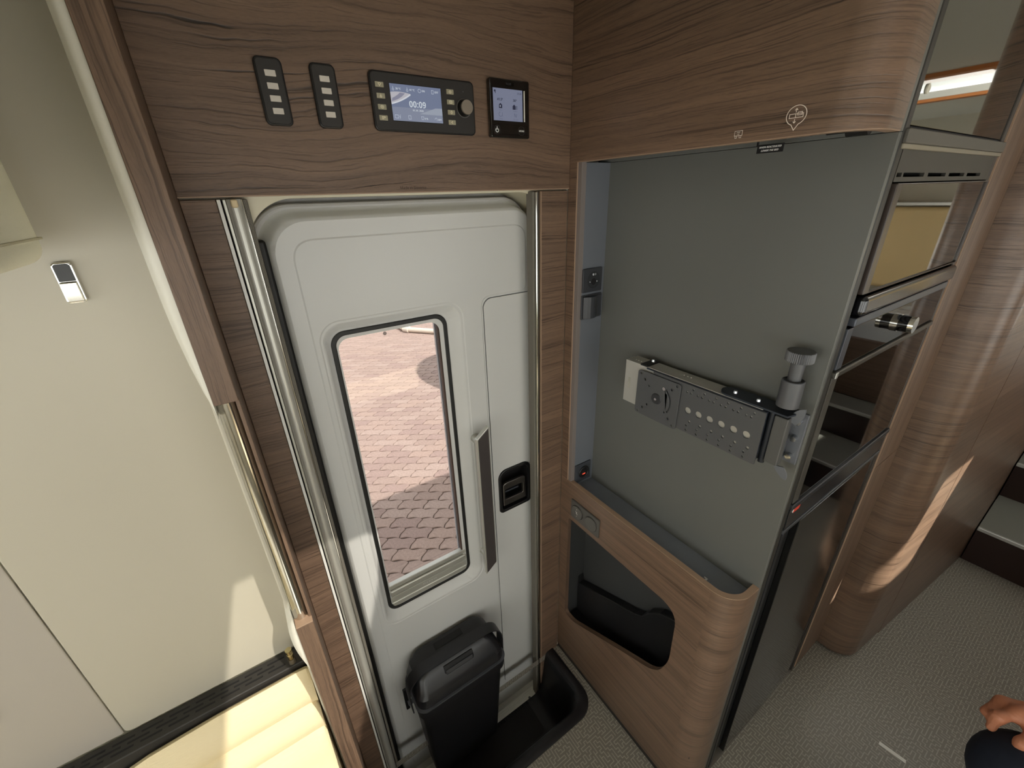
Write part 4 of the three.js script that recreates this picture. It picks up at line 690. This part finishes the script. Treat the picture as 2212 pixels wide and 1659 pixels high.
// ------------------------------------------------------------------ appliance column (faces the corridor)
const ZF = 0.593;
{
  const k = thing('appliance_cabinet', 'tall dark-framed cabinet housing the ovens and the refrigerator', 'cabinet', [0.38, 0, 0.3]);
  const K = (g) => g.translate(-0.38, 0, -0.3);
  part('stile', K(box(0.1045, 0.122, 0.004, CEIL, 0.05, ZF + 0.001, 0.002)), std('#33322f', 0.42, 0.2), k);
  part('stile_gap', K(box(0.122, 0.1265, 0.03, 1.75, 0.56, ZF - 0.008, 0)), M.blackMatte, k);
  part('stile', K(box(0.654, 0.676, 0.004, CEIL, 0.05, ZF, 0.002)), std('#39332d', 0.5), k);
  part('carcass', [K(box(0.122, 0.654, 0.0, 0.02, 0.05, 0.57, 0)), K(box(0.122, 0.654, 1.0, 1.015, 0.05, 0.57, 0)), K(box(0.122, 0.654, 1.40, 1.41, 0.05, 0.56, 0)), K(box(0.122, 0.654, 0.02, CEIL, 0.03, 0.05, 0))], M.greyDark, k);
  part('plinth', K(box(0.1045, 0.676, 0.0, 0.028, 0.56, 0.585, 0.001)), std('#6b655c', 0.35, 0.4), k);
  const bd = box(0.112, 0.672, 1.7525, 1.7715, 0.45, ZF + 0.006, 0.0025); part('shelf_board', K(bd), std('#5a564f', 0.5), k);
  part('shelf_lip', K(box(0.112, 0.672, 1.7455, 1.7528, 0.45, ZF + 0.004, 0.002)), std('#8a8271', 0.45), k);
  part('board_gap', K(box(0.122, 0.654, 1.7716, 1.7755, 0.45, ZF - 0.004, 0)), M.blackMatte, k);
  const dr = thing('gloss_door', 'mirror-gloss grey door above the shelf board of the appliance cabinet', 'cabinet door', [0.388, 1.776, ZF - 0.01]);
  part('door_leaf', box(-0.264, 0.264, 0, 0.202, -0.014, 0.008, 0.001), M.mirrorGrey, dr);
  part('screw_cap', new THREE.CylinderGeometry(0.0062, 0.0062, 0.002, 20).rotateX(Math.PI / 2).translate(-0.236, 0.045, 0.0088), std('#d8d4c4', 0.4), dr);
}
{
  const o = thing('microwave_oven', 'built-in oven with a glossy glass door below the vent grille', 'oven', [0.39, 1.475, ZF]);
  const O = (g) => g.translate(-0.39, -1.475, -ZF);
  const vs = rrect(0.127, 0.653, 1.7025, 1.7455, 0.001);
  for (let i = 0; i < 5; i++) vs.holes.push(hole(0.132 + (i ? 0.0275 + (i - 1) * 0.1125 : 0), 0.152 + (i ? 0.1005 + (i - 1) * 0.1125 : 0), 1.7092, 1.7150, 0.0008));
  part('vent_panel', O(zFace(plate(vs, 0.006), ZF - 0.006)), std('#413f3a', 0.42, 0.2), o);
  part('vent_back', O(box(0.128, 0.652, 1.704, 1.744, ZF - 0.04, ZF - 0.034, 0)), M.blackMatte, o);
  const df = rrect(0.130, 0.650, 1.533, 1.7005, 0.002); df.holes.push(hole(0.152, 0.640, 1.536, 1.698, 0.002));
  const dd = part('door_frame', O(zFace(plate(df, 0.018, { bevel: 0.0012 }), ZF - 0.012)), std('#3b322d', 0.3), o);
  part('door_glass', O(box(0.148, 0.645, 1.533, 1.7, ZF - 0.004, ZF + 0.003, 0)), M.glassMirror, dd);
  part('handle_bar', O(box(0.140, 0.648, 1.494, 1.529, ZF - 0.010, ZF + 0.012, 0.009, false, 4)), phys('#15161a', 0.22, 0.2, { clearcoat: 0.6, clearcoatRoughness: 0.1 }), o);
  part('handle_ledge', O(box(0.140, 0.648, 1.476, 1.491, ZF - 0.008, ZF + 0.006, 0.002)), std('#4a4e57', 0.35, 0.3), o);
}
{
  const o = thing('oven_control_strip', 'black gloss control strip with a chrome-ringed knob below the upper oven', 'control strip', [0.39, 1.395, ZF]);
  const O = (g) => g.translate(-0.39, -1.395, -ZF);
  part('strip', O(box(0.135, 0.650, 1.397, 1.4735, ZF - 0.01, ZF + 0.002, 0.001)), M.glassBlack, o);
  part('side_band', O(box(0.1268, 0.150, 1.397, 1.4735, ZF - 0.01, ZF + 0.0028, 0.0008)), std('#4a4d54', 0.35, 0.3), o);
  const kn = part('knob', O(rod(V(0.383, 1.440, ZF), V(0.383, 1.440, ZF + 0.028), 0.0165, 36)), phys('#0a0a0b', 0.1, 0, { clearcoat: 1 }), o);
  part('knob_ring', [O(rod(V(0.383, 1.440, ZF + 0.001), V(0.383, 1.440, ZF + 0.008), 0.0178, 36)), O(rod(V(0.383, 1.440, ZF + 0.024), V(0.383, 1.440, ZF + 0.032), 0.0172, 36, 0.0165))], M.chrome, kn);
}
{
  const o = thing('lower_oven', 'dark oven with a black glass door between two slim handle rails', 'oven', [0.39, 1.02, ZF]);
  const O = (g) => g.translate(-0.39, -1.02, -ZF);
  const df = rrect(0.1268, 0.652, 1.092, 1.391, 0.002); df.holes.push(hole(0.185, 0.600, 1.105, 1.372, 0.003));
  part('door_frame', O(zFace(plate(df, 0.014, { bevel: 0.001 }), ZF - 0.012)), std('#4b4843', 0.35, 0.2), o);
  part('door_glass', O(box(0.150, 0.645, 1.094, 1.39, ZF - 0.006, ZF + 0.0022, 0)), M.glassBlack, o);
  part('handle_rail', O(box(0.120, 0.655, 1.383, 1.3955, ZF - 0.006, ZF + 0.007, 0.003)), std('#45423c', 0.35, 0.4), o);
  part('rail_end', O(box(0.120, 0.129, 1.384, 1.3955, ZF + 0.0065, ZF + 0.0085, 0.0008)), M.alu, o);
  part('handle_rail', O(box(0.120, 0.655, 1.080, 1.0945, ZF - 0.006, ZF + 0.007, 0.003)), std('#35363a', 0.35, 0.4), o);
  part('drawer_front', O(box(0.1268, 0.652, 1.0235, 1.0795, ZF - 0.012, ZF + 0.002, 0.001)), std('#232427', 0.25), o);
  part('lower_strip', O(box(0.120, 0.655, 1.0125, 1.0225, ZF - 0.006, ZF + 0.004, 0.002)), std('#45474b', 0.35, 0.3), o);
  part('badge', O(zFace(plate(roundPoly([[0.139, 1.063], [0.168, 1.063], [0.171, 1.076], [0.142, 1.076]], [0.003]), 0.0012), ZF + 0.002)), printed(64, 32, (x) => { x.fillStyle = '#f2f0ec'; x.fillRect(0, 0, 64, 32); x.fillStyle = '#c8402f'; x.fillRect(0, 0, 14, 32); }), o);
  const wires = (y, z) => box(0.2, 0.58, y - 0.0012, y + 0.0012, z - 0.0012, z + 0.0012, 0);
  void wires;
}
{
  const f = thing('refrigerator', 'tall glossy black refrigerator door reaching down to the floor', 'refrigerator', [0.39, 0.03, ZF]);
  const F = (g) => g.translate(-0.39, -0.03, -ZF);
  part('door_panel', F(box(0.206, 0.612, 0.034, 1.005, ZF - 0.02, ZF + 0.002, 0.0015)), M.glossDark, f);
  part('side_trim', F(box(0.1268, 0.2045, 0.05, 1.005, ZF - 0.03, ZF - 0.012, 0.002)), std('#101114', 0.5), f);
  part('side_lip', F(box(0.1268, 0.140, 0.04, 1.005, ZF - 0.02, ZF + 0.001, 0.001)), std('#24262a', 0.4, 0.2), f);
  part('side_trim', F(box(0.6135, 0.652, 0.034, 1.005, ZF - 0.02, ZF - 0.002, 0.002)), std('#191818', 0.35), f);
  part('foot_rail', F(box(0.1268, 0.652, 0.0285, 0.0335, ZF - 0.02, ZF + 0.004, 0.001)), std('#7b756c', 0.35, 0.5), f);
}
// narrow cabinet beside the appliances
{
  const n = thing('narrow_cabinet', 'slim walnut pull-out cabinet between refrigerator and bathroom', 'cabinet', [0.77, 0, 0.3]);
  const N = (g) => g.translate(-0.77, 0, -0.3);
  part('lower_front', N(box(0.681, 0.872, 0.03, 0.942, 0.56, ZF + 0.002, 0.0012, true)), M.wood, n);
  part('upper_front', N(box(0.681, 0.872, 0.9455, CEIL - 0.002, 0.56, ZF + 0.002, 0.0012, true)), M.wood, n);
  part('edge_band', N(box(0.6785, 0.6812, 0.03, CEIL - 0.002, 0.56, ZF + 0.0024, 0.0005)), M.woodEdge, n);
  part('carcass', N(box(0.684, 0.870, 0.0, CEIL - 0.002, 0.02, 0.559, 0)), M.greyDark, n);
}
// curved bathroom wall
{
  const w = struct('wall_bathroom', 'curved walnut bathroom wall along the corridor', 'wall');
  const lead = [[0.876, 0.50], [0.876, 0.62], ...arc(0.956, 0.622, 0.08, Math.PI, Math.PI / 2 + 0.095, 12).slice(1)];
  const last = lead[lead.length - 1]; const dirx = 0.9955, dirz = 0.0948;
  const at = (x) => [x, last[1] + (Math.min(x, 1.915) - last[0]) * dirz / dirx];
  part('door_leaf', planWall([...lead, at(1.10), at(1.1285)], 0.02, 0.012, CEIL - 0.001), M.woodGloss, w);
  part('wall_panel', planWall([at(1.1320), at(1.5), at(1.915), at(2.6), at(3.38)], 0.02, 0.0, CEIL - 0.001), M.woodGloss, w);
  part('threshold', planWall([...lead.map(([x, z]) => [x + 0.012, z - 0.012]), at(3.3).map((v, i) => i ? v - 0.012 : v)], 0.02, 0.0, 0.012), M.blackMatte, w);
}
// steps up to the bed
{
  const st = thing('bed_steps', 'two dark steps with silver nosings at the end of the corridor', 'steps', [1.92, 0, 1.3]);
  const T = (g) => g.translate(-1.92, 0, -1.3);
  part('riser', T(box(1.92, 1.94, 0, 0.188, 0.798, 2.15, 0.001)), std('#2b1712', 0.5), st);
  part('tread', T(box(1.918, 2.33, 0.188, 0.200, 0.798, 2.15, 0.002)), std('#7c7c74', 0.45), st);
  part('nosing', T(box(1.910, 1.924, 0.187, 0.2045, 0.798, 2.15, 0.002)), M.alu, st);
  part('riser', T(box(2.32, 2.34, 0.2, 0.388, 0.798, 2.15, 0.001)), std('#2b1712', 0.5), st);
  part('tread', T(box(2.318, 3.36, 0.388, 0.400, 0.798, 2.15, 0.002)), std('#7c7c74', 0.45), st);
  part('nosing', T(box(2.310, 2.324, 0.387, 0.4045, 0.798, 2.15, 0.002)), M.alu, st);
}
single('adhesive_strip', [box(-0.034, 0.034, 0, 0.0006, -0.006, 0.006, 0).rotateY(-1.46).translate(0.677, 0.0003, 0.901)], M.white, 'narrow white adhesive strip lying on the corridor floor', 'strip');
single('loose_thread', new THREE.TubeGeometry(new THREE.CatmullRomCurve3([[0.7535, 0.6949], [0.63, 0.695], [0.5383, 0.7019], [0.515, 0.728], [0.5181, 0.7535], [0.52, 0.80], [0.5217, 0.8445]].map(([x, z]) => V(x, 0.0008, z))), 48, 0.0006, 5), std('#c8c2b4', 0.7), 'fine pale thread lying bent on the patterned floor', 'thread');

// ------------------------------------------------------------------ opposite side (seen in the gloss of the ovens)
{
  const b = thing('bench_seat', 'beige upholstered bench along the side opposite the ovens', 'bench', [0.45, 0, 1.8]);
  const B = (g) => g.translate(-0.45, 0, -1.8);
  part('box_base', B(box(-0.35, 1.25, 0, 0.40, 1.56, 2.19, 0.01)), M.wood, b);
  part('seat_cushion', B(box(-0.35, 1.25, 0.401, 0.53, 1.40, 2.19, 0.04, false, 4)), phys('#c9b48d', 0.5), b);
  part('back_cushion', B(box(-0.35, 1.25, 0.531, 0.84, 2.02, 2.185, 0.05, false, 4)), phys('#c9b48d', 0.5), b);
  const k = thing('kitchen_unit', 'walnut kitchen unit with a pale worktop on the opposite side', 'kitchen unit', [1.6, 0, 1.85]);
  part('base_unit', box(-0.33, 0.3, 0, 0.86, -0.25, 0.33, 0.005), M.wood, k);
  part('worktop', box(-0.335, 0.305, 0.861, 0.90, -0.28, 0.335, 0.004), std('#cfc9bd', 0.35), k);
  const l = thing('opposite_locker', 'walnut overhead locker above the opposite window', 'cabinet', [0.35, 1.62, 2.0]);
  part('locker_box', box(-0.75, 0.85, 0, CEIL - 1.625, -0.12, 0.18, 0.01), M.wood, l);
}
{
  const b = thing('rear_bed', 'raised rear bed with a plastic-wrapped mattress behind the steps', 'bed', [2.95, 0.401, 1.48]);
  part('bed_base', box(-0.42, 0.44, 0, 0.40, -0.66, 0.70, 0.01), M.wood, b);
  const g = new THREE.BoxGeometry(0.84, 0.16, 1.34, 42, 2, 60), q = g.attributes.position;
  for (let i = 0; i < q.count; i++) if (q.getY(i) > 0.05) q.setY(i, q.getY(i) + 0.012 * noise(q.getX(i) * 9, q.getZ(i) * 7) + 0.006 * noise(q.getX(i) * 30, q.getZ(i) * 26));
  g.computeVertexNormals(); part('mattress', g.translate(0.01, 0.481, 0.02), phys('#d8dce0', 0.18, 0, { clearcoat: 1, clearcoatRoughness: 0.1 }), b);
  const h = thing('rear_headboard', 'padded beige headboard on the rear wall above the bed', 'headboard', [3.385, 0.99, 1.48]);
  part('padding', box(-0.05, 0.012, 0, 0.56, -0.66, 0.70, 0.03, false, 4), phys('#d9bf8d', 0.5), h);
  const r = thing('bedroom_shelf', 'slim bright shelf rail above the padded headboard', 'shelf', [3.33, 1.56, 1.48]);
  part('rail', box(-0.04, 0.068, 0, 0.02, -0.66, 0.70, 0.003), M.alu, r);
}
// ------------------------------------------------------------------ person on the bench
{
  function sdfMesh(bones, lo, hi, cell, k = 0.02) {
    const size = Math.max(hi[0] - lo[0], hi[1] - lo[1], hi[2] - lo[2]), n = Math.ceil(size / cell), mc = new MarchingCubes(n, M.skin, false, false, 240000);
    const half = n / 2, c = lo.map((v) => v + size / 2); mc.isolation = 0;
    for (let iz = 0; iz < n; iz++) for (let iy = 0; iy < n; iy++) for (let ix = 0; ix < n; ix++) {
      const px = c[0] + (ix - half) / half * size / 2, py = c[1] + (iy - half) / half * size / 2, pz = c[2] + (iz - half) / half * size / 2;
      let d = 1e3;
      for (const [ax, ay, az, ra, bx, by, bz, rb] of bones) {
        const dx = bx - ax, dy = by - ay, dz = bz - az, L = dx * dx + dy * dy + dz * dz || 1e-9;
        const t = Math.min(1, Math.max(0, ((px - ax) * dx + (py - ay) * dy + (pz - az) * dz) / L));
        const e = Math.hypot(px - ax - dx * t, py - ay - dy * t, pz - az - dz * t) - (ra + (rb - ra) * t);
        const h = Math.max(k - Math.abs(d - e), 0) / k; d = Math.min(d, e) - h * h * k * 0.25;
      }
      mc.field[ix + n * (iy + n * iz)] = -d;
    }
    mc.update();
    const m = mc.count, pos = new Float32Array(m * 3), nor = new Float32Array(m * 3);
    for (let i = 0; i < m; i++) for (let j = 0; j < 3; j++) { pos[3 * i + j] = c[j] + mc.positionArray[3 * i + j] * size / 2; nor[3 * i + j] = mc.normalArray[3 * i + j]; }
    const g = new THREE.BufferGeometry(); g.setAttribute('position', new THREE.BufferAttribute(pos, 3)); g.setAttribute('normal', new THREE.BufferAttribute(nor, 3)); g.setAttribute('uv', new THREE.BufferAttribute(new Float32Array(m * 2), 2));
    const gg = mergeVertices((g.deleteAttribute('normal'), g), 1e-5); gg.computeVertexNormals(); return gg;
  }
  const p = thing('person', 'seated person in navy clothes with a hand resting on the knee', 'person', [0.55, 0, 1.35]);
  const P = (g) => g.translate(-0.55 - 0.17, 0.085, -1.35 - 0.02);
  // skin: head, neck and the two hands in one surface
  const W = V(0.640, 0.630, 1.110), hand = [];
  const add = (a, ra, b, rb) => hand.push([a.x, a.y, a.z, ra, b.x, b.y, b.z, rb]);
  add(V(0.70, 0.66, 1.18), 0.030, W, 0.027);
  const kn = [V(0.560, 0.612, 1.022), V(0.545, 0.610, 1.048), V(0.537, 0.602, 1.074), V(0.536, 0.590, 1.098)];
  kn.forEach((q, i) => add(W.clone().add(V(-0.01, 0, (i - 1.5) * 0.008)), 0.022, q, 0.0145));
  add(kn[0], 0.014, kn[3], 0.013);
  const dirF = [V(-0.045, -0.010, -0.030), V(-0.055, -0.014, -0.014), V(-0.055, -0.018, 0.0), V(-0.045, -0.022, 0.012)];
  kn.forEach((q, i) => { const m = q.clone().add(dirF[i].clone().multiplyScalar(0.75)), e = m.clone().add(V(-0.006, -0.030, 0.0)); add(q, 0.0105, m, 0.0095); add(m, 0.0095, e, 0.008); });
  const th0 = V(0.615, 0.612, 1.070), th1 = V(0.575, 0.600, 1.000), th2 = V(0.535, 0.590, 0.985); add(th0, 0.018, th1, 0.0125); add(th1, 0.0125, th2, 0.0095);
  const gHand = sdfMesh(hand, [0.44, 0.53, 0.92], [0.74, 0.72, 1.22], 0.0042, 0.012);
  const gHead = sdfMesh([[0.60, 1.25, 1.62, 0.092, 0.60, 1.29, 1.66, 0.098], [0.60, 1.19, 1.585, 0.055, 0.60, 1.25, 1.60, 0.075], [0.60, 1.235, 1.535, 0.012, 0.60, 1.20, 1.522, 0.016], [0.60, 1.05, 1.70, 0.056, 0.60, 1.16, 1.65, 0.054], [0.505, 1.245, 1.63, 0.012, 0.502, 1.22, 1.63, 0.010], [0.695, 1.245, 1.63, 0.012, 0.698, 1.22, 1.63, 0.010], [0.565, 1.187, 1.528, 0.008, 0.635, 1.187, 1.528, 0.008]], [0.45, 1.0, 1.45], [0.75, 1.4, 1.8], 0.009, 0.03);
  part('body', [P(gHand), P(gHead)], M.skin, p);
  const cloth = [
    [0.60, 0.56, 1.78, 0.155, 0.60, 0.98, 1.74, 0.165], [0.46, 1.00, 1.73, 0.085, 0.74, 1.00, 1.73, 0.085], [0.60, 1.02, 1.72, 0.10, 0.60, 1.08, 1.70, 0.062],
    [0.53, 0.545, 1.74, 0.10, 0.505, 0.515, 1.075, 0.074], [0.505, 0.515, 1.075, 0.078, 0.55, 0.03, 1.36, 0.050],
    [0.70, 0.545, 1.74, 0.10, 0.83, 0.515, 1.12, 0.074], [0.83, 0.515, 1.12, 0.074, 0.82, 0.03, 1.38, 0.050],
    [0.77, 0.98, 1.72, 0.070, 0.86, 0.74, 1.52, 0.054], [0.86, 0.74, 1.52, 0.054, 0.705, 0.668, 1.19, 0.042],
    [0.43, 0.98, 1.72, 0.070, 0.36, 0.74, 1.62, 0.054], [0.36, 0.74, 1.62, 0.054, 0.44, 0.63, 1.40, 0.042]];
  part('clothing', P(sdfMesh(cloth, [0.2, 0.0, 0.95], [1.0, 1.2, 2.0], 0.0145, 0.05)), M.navy, p);
  for (const x of [0.55, 0.82]) part('shoe', P(loft([[-0.083, x - 0.048, x + 0.048, 1.17, 1.445, 0.045], [-0.055, x - 0.05, x + 0.05, 1.165, 1.45, 0.047], [-0.010, x - 0.045, x + 0.045, 1.23, 1.435, 0.042], [0.015, x - 0.04, x + 0.04, 1.31, 1.425, 0.038]], { crease: 1 })), M.black, p);
  part('hair', P(sdfMesh([[0.60, 1.31, 1.65, 0.098, 0.60, 1.27, 1.705, 0.095]], [0.44, 1.12, 1.52], [0.76, 1.44, 1.84], 0.012, 0.02)), M.hair, p);
  const eyes = []; for (const x of [0.568, 0.632]) eyes.push(P(new THREE.SphereGeometry(0.011, 10, 8).translate(x, 1.248, 1.545)));
  part('eyes', eyes, std('#d9d4cc', 0.3), p);
}
scene.traverse((o) => { if (o.isMesh) { o.castShadow = true; o.receiveShadow = true; } });
renderer.render(scene, camera);
